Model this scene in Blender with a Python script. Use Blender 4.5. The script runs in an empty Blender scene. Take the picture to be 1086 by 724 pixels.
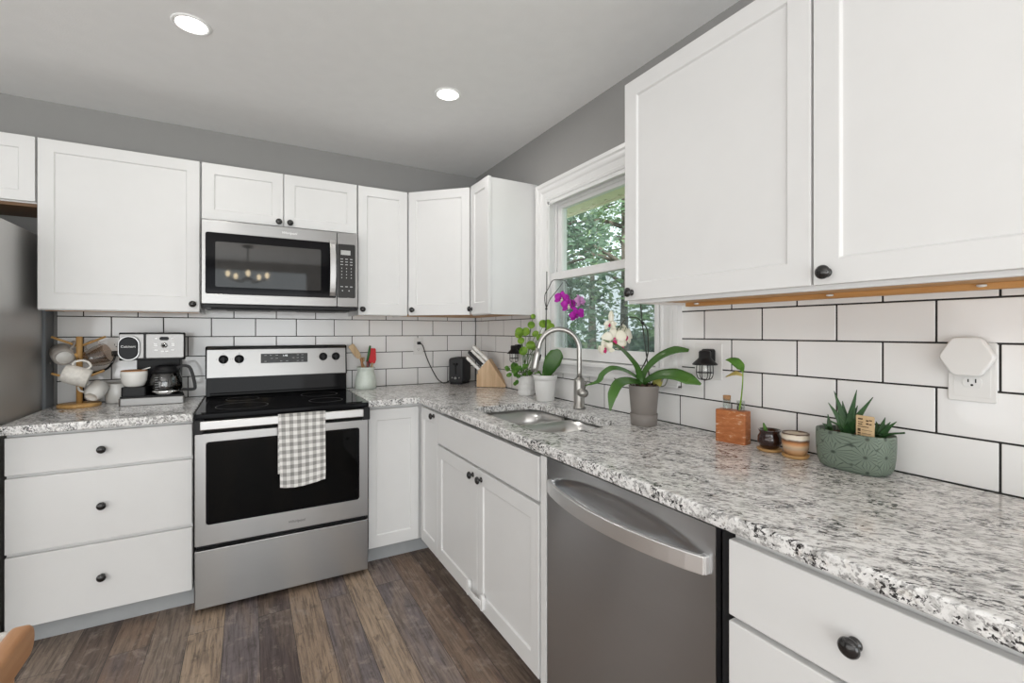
import bpy, bmesh, math, random
from mathutils import Vector, Matrix
rnd = random.Random(11)
S = bpy.context.scene
COL = S.collection
PI = math.pi
def R(d): return math.radians(d)

# ------------------------------------------------------------------ camera, world, light, exposure
cam = bpy.data.cameras.new('camera'); CAM = bpy.data.objects.new('camera', cam); COL.objects.link(CAM)
CAM.location = (-1.495, -3.20, 1.275); CAM.rotation_euler = (R(90), 0, R(-29.495))
cam.sensor_width = 36; cam.lens = 494.7/1086*36; cam.shift_y = -10.2/1086; cam.clip_start = .03; cam.clip_end = 200
S.camera = CAM
S.view_settings.view_transform = 'Standard'; S.view_settings.look = 'None'
S.view_settings.gamma = 1; S.view_settings.use_curve_mapping = False
S.view_settings.exposure = 0.0
wd = bpy.data.worlds.new('sky'); S.world = wd; wd.use_nodes = True
wd.node_tree.nodes['Background'].inputs[0].default_value = (.86, .95, 1.0, 1)
wd.node_tree.nodes['Background'].inputs[1].default_value = 1.9

def lamp(name, kind, loc, rot, power, col=(1, 1, 1), **kw):
    l = bpy.data.lights.new(name, kind); l.energy = power; l.color = col
    for k, v in kw.items(): setattr(l, k, v)
    o = bpy.data.objects.new(name, l); COL.objects.link(o); o.location = loc; o.rotation_euler = rot
    return o
lamp('sun', 'SUN', (-6, 3, 12), (R(38), R(-35), 0), 7.0, (1, .96, .88), angle=R(2))
# unseen fill lamps added: behind the camera, at the left side, and one facing up
lamp('rear_fill', 'AREA', (-2.3, -6.45, 1.0), (R(90), 0, 0), 72, (1, .995, .985), shape='RECTANGLE', size=4.5, size_y=1.9)
lamp('side_fill', 'AREA', (-4.55, -3.2, .95), (R(90), 0, R(-90)), 36, (1, .995, .985), shape='RECTANGLE', size=3.6, size_y=1.7)
lamp('upward_fill', 'AREA', (-3.4, -4.9, .8), (R(180), 0, 0), 95, (1, .99, .975), shape='RECTANGLE', size=2.2, size_y=2.2)
CAN_POWER = 3.0

# ------------------------------------------------------------------ materials
def nodes(name):
    m = bpy.data.materials.new(name); m.use_nodes = True
    nt = m.node_tree; return m, nt, nt.nodes['Principled BSDF']
def nd(nt, t, **kw):
    n = nt.nodes.new(t)
    for k, v in kw.items():
        if k.startswith('_'): setattr(n, k[1:], v)
        else:
            key = k.replace('__', ' ')
            n.inputs[key].default_value = v
    return n
def ramp(nt, stops, fac=None, interp='LINEAR'):
    n = nt.nodes.new('ShaderNodeValToRGB'); n.color_ramp.interpolation = interp
    e = n.color_ramp.elements
    while len(e) < len(stops): e.new(.5)
    for i, (p, c) in enumerate(stops):
        e[i].position = p
        e[i].color = (c, c, c, 1) if isinstance(c, (int, float)) else (*c, 1)
    if fac is not None: nt.links.new(fac, n.inputs[0])
    return n
def mix(nt, fac, a, b, mode='MIX'):
    n = nt.nodes.new('ShaderNodeMix'); n.data_type = 'RGBA'; n.blend_type = mode
    for k, v in ((0, fac), (6, a), (7, b)):
        if isinstance(v, bpy.types.NodeSocket): nt.links.new(v, n.inputs[k])
        else: n.inputs[k].default_value = v if k == 0 else (*v, 1)
    return n.outputs[2]
def coords(nt, scale=(1, 1, 1), rot=(0, 0, 0), world=True, loc=(0, 0, 0)):
    mp = nt.nodes.new('ShaderNodeMapping'); mp.inputs['Scale'].default_value = scale; mp.inputs['Rotation'].default_value = rot; mp.inputs['Location'].default_value = loc
    if world: nt.links.new(nt.nodes.new('ShaderNodeNewGeometry').outputs['Position'], mp.inputs[0])
    else: nt.links.new(nt.nodes.new('ShaderNodeTexCoord').outputs['Object'], mp.inputs[0])
    return mp.outputs[0]
def noise(nt, vec, scale, detail=3, rough=.5, dist=0):
    n = nd(nt, 'ShaderNodeTexNoise', Scale=scale, Detail=detail, Roughness=rough, Distortion=dist)
    nt.links.new(vec, n.inputs['Vector']); return n.outputs['Fac']
def bump(nt, h, strength, dist=.01):
    b = nd(nt, 'ShaderNodeBump', Strength=strength, Distance=dist); nt.links.new(h, b.inputs['Height']); return b.outputs[0]
def pm(name, col, rough=.5, metal=0, var=.05, vs=14, bmp=0, bs=60, stretch=(1, 1, 1), coat=0, spec=.5, sss=0, trans=0, ior=1.45, emit=None):
    m, nt, p = nodes(name)
    v = coords(nt, stretch, world=False)
    n = noise(nt, v, vs)
    lo = tuple(max(0, c*(1-var)) for c in col); hi = tuple(min(1, c*(1+var)) for c in col)
    nt.links.new(ramp(nt, ((.3, lo), (.7, hi)), n).outputs[0], p.inputs['Base Color'])
    nt.links.new(ramp(nt, ((.3, max(.02, rough*.93)), (.7, min(1, rough*1.07))), n).outputs[0], p.inputs['Roughness'])
    p.inputs['Metallic'].default_value = metal; p.inputs['Coat Weight'].default_value = coat; p.inputs['Specular IOR Level'].default_value = spec
    p.inputs['Transmission Weight'].default_value = trans; p.inputs['IOR'].default_value = ior
    if sss: p.inputs['Subsurface Weight'].default_value = sss; p.inputs['Subsurface Radius'].default_value = (.01, .01, .005)
    if bmp: nt.links.new(bump(nt, noise(nt, v, bs, 2), bmp), p.inputs['Normal'])
    if emit: p.inputs['Emission Color'].default_value = (*emit[0], 1); p.inputs['Emission Strength'].default_value = emit[1]
    return m
def emis(name, col, k):
    m = pm(name, col, .5); p = m.node_tree.nodes['Principled BSDF']
    p.inputs['Emission Color'].default_value = (*col, 1); p.inputs['Emission Strength'].default_value = k
    return m
def wood(name, dark, light, axis=0, rough=.45, scale=1.0, world=False):
    m, nt, p = nodes(name)
    st = [26*scale]*3; st[axis] = 2.2*scale
    v = coords(nt, st, world=world)
    g = noise(nt, v, 1.6, 6, .62, .6)
    nt.links.new(ramp(nt, ((.28, dark), (.72, light)), g).outputs[0], p.inputs['Base Color'])
    p.inputs['Roughness'].default_value = rough
    nt.links.new(bump(nt, g, .12, .004), p.inputs['Normal'])
    return m
def steel(name, col, rough=.3, axis=0, aniso=.0, rot=0):
    m, nt, p = nodes(name)
    st = [700]*3; st[axis] = 4
    n = noise(nt, coords(nt, st), 1.0, 3, .6)
    big = noise(nt, coords(nt, (1.6, 1.6, 1.6)), 1.0, 2)
    nt.links.new(ramp(nt, ((.3, tuple(c*.985 for c in col)), (.7, tuple(min(1, c*1.015) for c in col))), n).outputs[0], p.inputs['Base Color'])
    nt.links.new(ramp(nt, ((.3, rough*.985), (.7, rough*1.015)), n).outputs[0], p.inputs['Roughness'])
    p.inputs['Metallic'].default_value = 1
    if aniso:
        p.inputs['Anisotropic'].default_value = aniso; p.inputs['Anisotropic Rotation'].default_value = rot
        t = nd(nt, 'ShaderNodeTangent', _direction_type='RADIAL', _axis='Z'); nt.links.new(t.outputs[0], p.inputs['Tangent'])
    return m
def sheer_glass(name, tint=(1, 1, 1), ior=1.45, rough=0.0, extra=0.0):
    m = bpy.data.materials.new(name); m.use_nodes = True; nt = m.node_tree
    nt.nodes.remove(nt.nodes['Principled BSDF'])
    tr = nt.nodes.new('ShaderNodeBsdfTransparent'); tr.inputs[0].default_value = (*tint, 1)
    gl = nt.nodes.new('ShaderNodeBsdfGlossy'); gl.inputs['Roughness'].default_value = rough
    fr = nt.nodes.new('ShaderNodeFresnel'); fr.inputs[0].default_value = ior
    nz = noise(nt, coords(nt), 2.0, 1)
    rp = ramp(nt, ((0, extra), (1, extra+.02)), nz)
    ad = nt.nodes.new('ShaderNodeMath'); ad.operation = 'ADD'; ad.use_clamp = True
    nt.links.new(fr.outputs[0], ad.inputs[0]); nt.links.new(rp.outputs[0], ad.inputs[1])
    # only the face the ray enters by reflects (a thin pane, no total reflection inside it)
    bf = nt.nodes.new('ShaderNodeMath'); bf.operation = 'SUBTRACT'; bf.inputs[0].default_value = 1
    nt.links.new(nt.nodes.new('ShaderNodeNewGeometry').outputs['Backfacing'], bf.inputs[1])
    ml = nt.nodes.new('ShaderNodeMath'); ml.operation = 'MULTIPLY'; nt.links.new(ad.outputs[0], ml.inputs[0]); nt.links.new(bf.outputs[0], ml.inputs[1]); ad = ml
    mx = nt.nodes.new('ShaderNodeMixShader'); nt.links.new(ad.outputs[0], mx.inputs[0])
    nt.links.new(tr.outputs[0], mx.inputs[1]); nt.links.new(gl.outputs[0], mx.inputs[2])
    nt.links.new(mx.outputs[0], nt.nodes['Material Output'].inputs[0])
    return m
def granite():
    m, nt, p = nodes('granite')
    def streak(sc, loc):
        r = coords(nt, (1, 1, 1), (0, 0, R(55)), loc=loc)
        mp = nt.nodes.new('ShaderNodeMapping'); mp.inputs['Scale'].default_value = sc; nt.links.new(r, mp.inputs[0]); return mp.outputs[0]
    v1 = streak((1, 1.9, 1.5), (0, 0, 0)); v2 = coords(nt)
    cl = noise(nt, v1, 21, 5, .68, .5)
    base = ramp(nt, ((.30, (.34, .335, .33)), (.41, (.60, .595, .585)), (.50, (.79, .785, .775)), (.70, (.88, .875, .865))), cl).outputs[0]
    gr = noise(nt, streak((1, 2.1, 1.6), (5, 2, 1)), 58, 4, .65, .4)
    base = mix(nt, ramp(nt, ((.41, .78), (.50, 0)), gr).outputs[0], base, (.22, .215, .21))
    wm = noise(nt, v2, 40, 2, .5)
    base = mix(nt, ramp(nt, ((.60, 0), (.74, .28)), wm).outputs[0], base, (.45, .36, .28))
    bk = noise(nt, streak((1, 2.0, 1.6), (3, 1, 2)), 84, 4, .62, .35)
    clump = ramp(nt, ((.36, .0), (.62, .17)), noise(nt, v1, 13, 3)).outputs[0]
    sb = nt.nodes.new('ShaderNodeMath'); sb.operation = 'ADD'; nt.links.new(bk, sb.inputs[0]); nt.links.new(clump, sb.inputs[1])
    base = mix(nt, ramp(nt, ((.455, .97), (.505, 0)), sb.outputs[0]).outputs[0], base, (.020, .019, .020))
    nt.links.new(base, p.inputs['Base Color'])
    p.inputs['Roughness'].default_value = .13; p.inputs['Specular IOR Level'].default_value = .45
    return m
def floor_mat():
    m, nt, p = nodes('rustic_vinyl_plank')
    geo = nt.nodes.new('ShaderNodeNewGeometry'); sx = nt.nodes.new('ShaderNodeSeparateXYZ'); nt.links.new(geo.outputs['Position'], sx.inputs[0])
    cx = nt.nodes.new('ShaderNodeCombineXYZ')
    ax = nt.nodes.new('ShaderNodeMath'); ax.operation = 'ADD'; ax.inputs[1].default_value = 1.585+.13*40
    ay = nt.nodes.new('ShaderNodeMath'); ay.operation = 'ADD'; ay.inputs[1].default_value = .825+3.1*4
    nt.links.new(sx.outputs[1], ay.inputs[0]); nt.links.new(sx.outputs[0], ax.inputs[0])
    nt.links.new(ay.outputs[0], cx.inputs[0]); nt.links.new(ax.outputs[0], cx.inputs[1])
    br = nd(nt, 'ShaderNodeTexBrick', Scale=1.0, **{'Mortar__Size': .0012, 'Brick__Width': 3.1, 'Row__Height': .13, 'Color1': (0, 0, 0, 1), 'Color2': (1, 1, 1, 1), 'Mortar': (.5, .5, .5, 1)})
    br.offset = .37; br.offset_frequency = 2; br.inputs['Mortar Smooth'].default_value = .2
    nt.links.new(cx.outputs[0], br.inputs['Vector'])
    # per-plank offset so the grain does not run across the seams
    off = nt.nodes.new('ShaderNodeVectorMath'); off.operation = 'MULTIPLY_ADD'; off.inputs[1].default_value = (7.3, 11.7, 5.1)
    nt.links.new(br.outputs['Color'], off.inputs[0]); nt.links.new(geo.outputs['Position'], off.inputs[2])
    def st(sc, r=(0, 0, 0)):
        mp = nt.nodes.new('ShaderNodeMapping'); mp.inputs['Scale'].default_value = sc; nt.links.new(off.outputs[0], mp.inputs[0]); return mp.outputs[0]
    fine = noise(nt, st((95, 5, 1)), 1.0, 6, .72, .5)
    broad = noise(nt, st((7.5, 1.1, 1)), 1.0, 4, .6, 1.2)
    blot = noise(nt, st((16, 11, 1)), 1.0, 5, .7, .4)
    pl = nt.nodes.new('ShaderNodeMath'); pl.operation = 'MULTIPLY_ADD'; pl.inputs[1].default_value = 1/(.13*32); pl.inputs[2].default_value = 0.943510
    nt.links.new(sx.outputs[0], pl.inputs[0])
    tone = ramp(nt, ((0.000000, (0.105, 0.072, 0.058)), (0.031250, (0.240, 0.185, 0.145)), (0.062500, (0.200, 0.132, 0.092)), (0.093750, (0.105, 0.072, 0.058)), (0.125000, (0.350, 0.255, 0.180)), (0.156250, (0.200, 0.132, 0.092)), (0.187500, (0.185, 0.155, 0.158)), (0.218750, (0.105, 0.072, 0.058)), (0.250000, (0.200, 0.132, 0.092)), (0.281250, (0.240, 0.185, 0.145)), (0.312500, (0.350, 0.255, 0.180)), (0.343750, (0.105, 0.072, 0.058)), (0.375000, (0.105, 0.072, 0.058)), (0.406250, (0.240, 0.185, 0.145)), (0.437500, (0.105, 0.072, 0.058)), (0.468750, (0.200, 0.132, 0.092)), (0.500000, (0.240, 0.185, 0.145)), (0.531250, (0.410, 0.305, 0.215)), (0.562500, (0.185, 0.155, 0.158)), (0.593750, (0.095, 0.068, 0.064)), (0.625000, (0.350, 0.255, 0.180)), (0.656250, (0.185, 0.155, 0.158)), (0.687500, (0.410, 0.305, 0.215)), (0.718750, (0.185, 0.155, 0.158)), (0.750000, (0.200, 0.132, 0.092)), (0.781250, (0.105, 0.072, 0.058)), (0.812500, (0.105, 0.072, 0.058)), (0.843750, (0.200, 0.132, 0.092)), (0.875000, (0.240, 0.185, 0.145)), (0.906250, (0.105, 0.072, 0.058)), (0.937500, (0.185, 0.155, 0.158)), (0.968750, (0.200, 0.132, 0.092))), pl.outputs[0], 'CONSTANT').outputs[0]
    # boards are worn unevenly: tan and grey-violet patches drift along each one
    tone = mix(nt, ramp(nt, ((.46, 0), (.60, .60)), broad).outputs[0], tone, (.27, .20, .15))
    tone = mix(nt, ramp(nt, ((.30, .65), (.44, 0)), broad).outputs[0], tone, (.125, .100, .104))
    c = mix(nt, ramp(nt, ((.38, .66), (.56, 0)), fine).outputs[0], tone, (.045, .033, .028))
    c = mix(nt, ramp(nt, ((.54, 0), (.70, .5)), blot).outputs[0], c, (.40, .34, .29))
    c = mix(nt, ramp(nt, ((.30, .7), (.42, 0)), blot).outputs[0], c, (.050, .038, .034))
    c = mix(nt, br.outputs['Fac'], c, (.030, .024, .022))
    nt.links.new(c, p.inputs['Base Color'])
    nt.links.new(ramp(nt, ((.3, .55), (.7, .40)), fine).outputs[0], p.inputs['Roughness'])
    nt.links.new(bump(nt, fine, .18, .002), p.inputs['Normal'])
    return m
def tile_mat(name, c):
    m, nt, p = nodes(name)
    g = noise(nt, coords(nt), 3.0, 2)
    nt.links.new(ramp(nt, ((.3, tuple(x*.97 for x in c)), (.7, c)), g).outputs[0], p.inputs['Base Color'])
    p.inputs['Roughness'].default_value = .09
    w = noise(nt, coords(nt), 9, 1)
    nt.links.new(bump(nt, w, .16, .012), p.inputs['Normal'])
    return m
def gingham():
    m, nt, p = nodes('gingham_cotton')
    uv = nt.nodes.new('ShaderNodeUVMap'); s = nt.nodes.new('ShaderNodeSeparateXYZ'); nt.links.new(uv.outputs[0], s.inputs[0])
    outs = []
    for k in (0, 1):
        a = nt.nodes.new('ShaderNodeMath'); a.operation = 'MULTIPLY'; a.inputs[1].default_value = 1/.0345; nt.links.new(s.outputs[k], a.inputs[0])
        f = nt.nodes.new('ShaderNodeMath'); f.operation = 'FRACT'; nt.links.new(a.outputs[0], f.inputs[0])
        g = nt.nodes.new('ShaderNodeMath'); g.operation = 'GREATER_THAN'; g.inputs[1].default_value = .5; nt.links.new(f.outputs[0], g.inputs[0]); outs.append(g.outputs[0])
    ad = nt.nodes.new('ShaderNodeMath'); ad.operation = 'ADD'; nt.links.new(outs[0], ad.inputs[0]); nt.links.new(outs[1], ad.inputs[1])
    h = nt.nodes.new('ShaderNodeMath'); h.operation = 'MULTIPLY'; h.inputs[1].default_value = .5; nt.links.new(ad.outputs[0], h.inputs[0])
    nt.links.new(ramp(nt, ((0, (.78, .77, .75)), (.5, (.50, .49, .475)), (1, (.27, .265, .255))), h.outputs[0]).outputs[0], p.inputs['Base Color'])
    p.inputs['Roughness'].default_value = .9
    nt.links.new(bump(nt, noise(nt, coords(nt, world=False), 900, 2), .15, .001), p.inputs['Normal'])
    return m
def leaf_mat(name, dark, light, rough=.35, sss=0, vs=20):
    m = pm(name, dark, rough, var=.0, vs=vs); nt = m.node_tree; p = nt.nodes['Principled BSDF']
    n = noise(nt, coords(nt, world=False), vs, 3)
    nt.links.new(ramp(nt, ((.3, dark), (.72, light)), n).outputs[0], p.inputs['Base Color'])
    tl = nt.nodes.new('ShaderNodeBsdfTranslucent'); tl.inputs[0].default_value = (*[min(1, c*1.2) for c in light], 1)
    mx = nt.nodes.new('ShaderNodeMixShader'); mx.inputs[0].default_value = .18+sss
    nt.links.new(p.outputs[0], mx.inputs[1]); nt.links.new(tl.outputs[0], mx.inputs[2]); nt.links.new(mx.outputs[0], nt.nodes['Material Output'].inputs[0])
    return m
def bands_mat(name, stops, rough=.3, vs=60):
    # glaze bands set by height on the pot itself
    m, nt, p = nodes(name)
    t = nt.nodes.new('ShaderNodeTexCoord'); s = nt.nodes.new('ShaderNodeSeparateXYZ'); nt.links.new(t.outputs['Object'], s.inputs[0])
    w = noise(nt, coords(nt, (1, 1, 3), world=False), vs, 2)
    a = nt.nodes.new('ShaderNodeMath'); a.operation = 'MULTIPLY_ADD'; a.inputs[1].default_value = .006; nt.links.new(w, a.inputs[0]); nt.links.new(s.outputs[2], a.inputs[2])
    b = nt.nodes.new('ShaderNodeMath'); b.operation = 'DIVIDE'; b.inputs[1].default_value = .08; nt.links.new(a.outputs[0], b.inputs[0])
    nt.links.new(ramp(nt, stops, b.outputs[0]).outputs[0], p.inputs['Base Color']); p.inputs['Roughness'].default_value = rough
    return m

MT = dict(
    white=pm('white_cabinet_paint', (.715, .715, .71), .38, var=.008),
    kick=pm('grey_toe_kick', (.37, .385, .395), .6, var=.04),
    trim=pm('white_trim_gloss', (.78, .78, .775), .3, var=.008),
    vinyl=pm('white_vinyl', (.78, .78, .775), .35, var=.01),
    wall=pm('grey_wall_paint', (.315, .312, .305), .85, var=.015, bmp=.06, bs=220),
    ceil=pm('white_ceiling_paint', (.86, .86, .855), .9, var=.012, bmp=.08, bs=160),
    grout=pm('charcoal_grout', (.028, .027, .026), .9, bmp=.2, bs=300),
    tile=tile_mat('glossy_white_tile', (.82, .818, .812)),
    granite=granite(), floor=floor_mat(),
    knob=pm('black_bronze_knob', (.012, .011, .011), .22, coat=.5),
    black=pm('black_plastic', (.012, .012, .013), .40, spec=.28),
    gloss=pm('black_ceran_glass', (.005, .005, .006), .06, spec=.13),
    oven=pm('oven_window_glass', (.003, .003, .003), .04, spec=.14),
    dark=pm('dark_gap', (.008, .008, .008), .9),
    steel=steel('brushed_steel_range', (.365, .36, .355), .30, 0, .8, .25),
    steelv=steel('brushed_steel_dishwasher', (.55, .56, .575), .28, 1, .95, .25),
    handle=steel('polished_steel_handle', (.56, .555, .548), .40, 0),
    steels=steel('sink_steel', (.66, .655, .645), .30, 1, .2),
    barsteel=steel('satin_bar_steel', (.86, .855, .85), .38, 1),
    coffeesteel=steel('coffee_maker_steel', (.29, .285, .28), .42, 0),
    nickel=steel('brushed_nickel', (.43, .42, .40), .30, 2),
    chrome=pm('chrome', (.75, .75, .75), .1, metal=1),
    fridge=steel('fridge_side_steel', (.60, .595, .585), .46, 2),
    fback=pm('blue_grey_sheet_metal', (.16, .175, .19), .55),
    bamboo=wood('bamboo', (.44, .24, .07), (.66, .40, .15), 2),
    block=wood('beech_block', (.50, .32, .17), (.72, .52, .33), 2, .5),
    under=wood('cabinet_underside_wood', (.42, .20, .06), (.66, .36, .13), 1, .5, world=True),
    underd=wood('dark_stained_rail', (.10, .05, .02), (.22, .11, .04), 0, .5),
    ceramic=pm('white_ceramic', (.80, .79, .76), .18, var=.02, coat=.3),
    speck=pm('speckled_ceramic', (.74, .71, .66), .3, var=.10, vs=70),
    stone=pm('grey_stoneware', (.40, .37, .34), .35, var=.18, vs=40),
    smoke=sheer_glass('smoky_ribbed_glass', (.87, .82, .78), 1.5, .08, .10),
    clear=sheer_glass('clear_glass', (.97, .98, .98), 1.45, 0, .03),
    vialglass=sheer_glass('vial_glass', (.90, .92, .91), 1.45, 0, .06),
    carafe=sheer_glass('carafe_glass', (.40, .40, .40), 1.5, .02, .08),
    pane=sheer_glass('window_pane', (.965, .99, .985), 1.45, 0, .01),
    screen=None,
    celadon=pm('pale_celadon_glaze', (.60, .66, .60), .22, var=.06, vs=26, coat=.3),
    utwood=wood('utensil_wood', (.40, .27, .14), (.62, .46, .28), 2, .6),
    red=pm('red_silicone', (.55, .012, .018), .4),
    green=pm('green_handle', (.035, .13, .04), .4),
    maroon=pm('maroon_handle', (.14, .03, .025), .4),
    toaster=pm('charcoal_toaster', (.026, .027, .029), .45, spec=.35),
    blade=pm('bolster_steel', (.45, .45, .45), .35, metal=1),
    ivory=pm('ivory_handle', (.80, .79, .76), .3),
    plate=pm('white_wall_plate', (.74, .735, .72), .3, var=.01),
    slot=pm('dark_slot', (.02, .02, .02), .6),
    terra=None, tracks=None,
    matte=pm('matte_white_pot', (.76, .755, .74), .5, var=.02),
    greypot=pm('taupe_grey_plastic_pot', (.21, .19, .175), .5, var=.03),
    soil=pm('bark_soil', (.07, .04, .025), .95, var=.6, vs=120, bmp=1.0, bs=160),
    orchleaf=leaf_mat('orchid_leaf', (.045, .125, .025), (.10, .22, .05), .26, vs=8),
    pilea=leaf_mat('pilea_leaf', (.10, .25, .02), (.34, .52, .06), .35, .12, 18),
    trail=leaf_mat('trailing_leaf', (.05, .17, .02), (.16, .33, .05), .35, .05, 30),
    aloe=leaf_mat('aloe_leaf', (.015, .055, .02), (.05, .13, .04), .38, vs=30),
    yellow=leaf_mat('yellowing_leaf', (.50, .40, .10), (.66, .56, .24), .5, .1),
    bulb=leaf_mat('yellow_green_bulb', (.22, .22, .04), (.42, .40, .10), .4),
    stem=pm('green_stem', (.07, .14, .035), .5, var=.2),
    stalk=pm('dark_stalk', (.028, .030, .022), .6, var=.3),
    root=pm('aerial_root', (.20, .20, .17), .7, var=.2),
    purple=leaf_mat('purple_petal', (.40, .008, .36), (.62, .03, .55), .5, .12, 30),
    pink=leaf_mat('pale_pink_petal', (.62, .22, .58), (.80, .46, .74), .5, .15, 40),
    cream=leaf_mat('cream_petal', (.80, .77, .62), (.88, .86, .78), .5, .1, 30),
    magenta=pm('magenta_lip', (.52, .02, .14), .5, var=.3, vs=200),
    lipv=pm('violet_lip', (.22, .0, .20), .5, var=.3, vs=200),
    cork=pm('cork', (.34, .19, .09), .85, var=.3, vs=150),
    brown=pm('dark_brown_glaze', (.022, .008, .006), .12, coat=.6),
    saucer=pm('ochre_saucer', (.45, .26, .10), .5, var=.15),
    sage=None,
    tag=wood('wooden_tag', (.55, .38, .20), (.70, .52, .31), 2, .7),
    ink=pm('burnt_ink', (.10, .055, .025), .9),
    lid=wood('mug_lid_wood', (.28, .12, .04), (.44, .21, .08), 0, .5),
    lit=pm('lit_legend', (.8, .8, .8), .5, emit=((.9, .95, 1), .6)),
    legend=pm('grey_legend', (.50, .50, .50), .5),
    screenlcd=pm('pale_display', (.46, .47, .46), .3),
    logo=pm('grey_logo', (.10, .10, .10), .4),
    logow=pm('pale_logo', (.80, .80, .80), .3),
    cushion=None,
    oak=wood('tan_oak', (.40, .19, .08), (.56, .30, .15), 1, .4),
    eave=pm('cream_soffit', (.86, .80, .60), .7),
    lawn=pm('lawn', (.12, .17, .075), .9, var=.5, vs=3, bmp=.5, bs=30),
    bark=pm('tree_bark', (.09, .075, .06), .9, var=.4, vs=8, bmp=.6, bs=20),
    tree=leaf_mat('tree_foliage', (.045, .095, .062), (.14, .22, .14), .5, .2, 2),
    tree2=leaf_mat('light_tree_foliage', (.09, .16, .085), (.24, .34, .18), .5, .25, 2),
    bulbw=emis('warm_bulb', (1, .82, .55), 14),
    canlit=emis('downlight_lens', (1, .97, .92), 9),
)
def _screen():
    m = bpy.data.materials.new('insect_screen'); m.use_nodes = True; nt = m.node_tree
    p = nt.nodes['Principled BSDF']; p.inputs['Base Color'].default_value = (.16, .20, .20, 1); p.inputs['Roughness'].default_value = .8
    tr = nt.nodes.new('ShaderNodeBsdfTransparent'); mx = nt.nodes.new('ShaderNodeMixShader')
    n = noise(nt, coords(nt), 3, 2); nt.links.new(ramp(nt, ((.3, .30), (.7, .38)), n).outputs[0], mx.inputs[0])
    nt.links.new(tr.outputs[0], mx.inputs[1]); nt.links.new(p.outputs[0], mx.inputs[2]); nt.links.new(mx.outputs[0], nt.nodes['Material Output'].inputs[0])
    return m
MT['screen'] = _screen()
def _terra():
    m, nt, p = nodes('worn_orange_timber')
    n = noise(nt, coords(nt, (1, 1, 3.2), world=False), 22, 5, .7, .4)
    b = ramp(nt, ((.3, (.27, .075, .018)), (.55, (.42, .14, .04)), (.60, (.47, .21, .09)), (.67, (.64, .50, .40))), n).outputs[0]
    nt.links.new(b, p.inputs['Base Color']); p.inputs['Roughness'].default_value = .55
    return m
MT['terra'] = _terra()
MT['stripe'] = bands_mat('striped_glaze', ((0, (.30, .15, .06)), (.30, (.52, .30, .15)), (.42, (.48, .36, .26)), (.50, (.60, .42, .26)), (.60, (.55, .24, .09)), (.70, (.10, .04, .02)), (.76, (.72, .66, .56)), (.88, (.70, .62, .50)), (.93, (.09, .04, .02))))
def _sage():
    # raised flower reliefs: petals around scattered centres
    m, nt, p = nodes('sage_relief_glaze')
    v = coords(nt, world=False)
    t = nt.nodes.new('ShaderNodeUVMap').outputs[0]
    vo = nd(nt, 'ShaderNodeTexVoronoi', Scale=1.0, Randomness=.25, _voronoi_dimensions='2D'); nt.links.new(t, vo.inputs['Vector'])
    sub = nt.nodes.new('ShaderNodeVectorMath'); sub.operation = 'SUBTRACT'; nt.links.new(t, sub.inputs[0]); nt.links.new(vo.outputs['Position'], sub.inputs[1])
    s = nt.nodes.new('ShaderNodeSeparateXYZ'); nt.links.new(sub.outputs[0], s.inputs[0])
    a = nt.nodes.new('ShaderNodeMath'); a.operation = 'ARCTAN2'; nt.links.new(s.outputs[1], a.inputs[0]); nt.links.new(s.outputs[0], a.inputs[1])
    k = nt.nodes.new('ShaderNodeMath'); k.operation = 'MULTIPLY'; k.inputs[1].default_value = 8.0; nt.links.new(a.outputs[0], k.inputs[0])
    c = nt.nodes.new('ShaderNodeMath'); c.operation = 'COSINE'; nt.links.new(k.outputs[0], c.inputs[0])
    ab = nt.nodes.new('ShaderNodeMath'); ab.operation = 'ABSOLUTE'; nt.links.new(c.outputs[0], ab.inputs[0])
    h = ramp(nt, ((0.05, 0), (.35, 1)), ab.outputs[0])
    dd = ramp(nt, ((.05, 0), (.12, 1), (.60, 1), (.68, 0)), vo.outputs['Distance'])
    mu = nt.nodes.new('ShaderNodeMath'); mu.operation = 'MULTIPLY'; nt.links.new(h.outputs[0], mu.inputs[0]); nt.links.new(dd.outputs[0], mu.inputs[1])
    nt.links.new(mix(nt, mu.outputs[0], (.05, .068, .052), (.165, .21, .165)), p.inputs['Base Color'])
    p.inputs['Roughness'].default_value = .5
    nt.links.new(bump(nt, mu.outputs[0], .6, .002), p.inputs['Normal'])
    return m
MT['sage'] = _sage()
def _cush():
    m, nt, p = nodes('white_marbled_fabric')
    n = noise(nt, coords(nt, (1, 1.6, 1)), 9, 4, .6, 1.6)
    nt.links.new(ramp(nt, ((.36, (.12, .13, .14)), (.42, (.55, .54, .52)), (.48, (.78, .76, .72)), (.8, (.84, .82, .79))), n).outputs[0], p.inputs['Base Color']); p.inputs['Roughness'].default_value = .8
    return m
MT['cushion'] = _cush()

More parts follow.
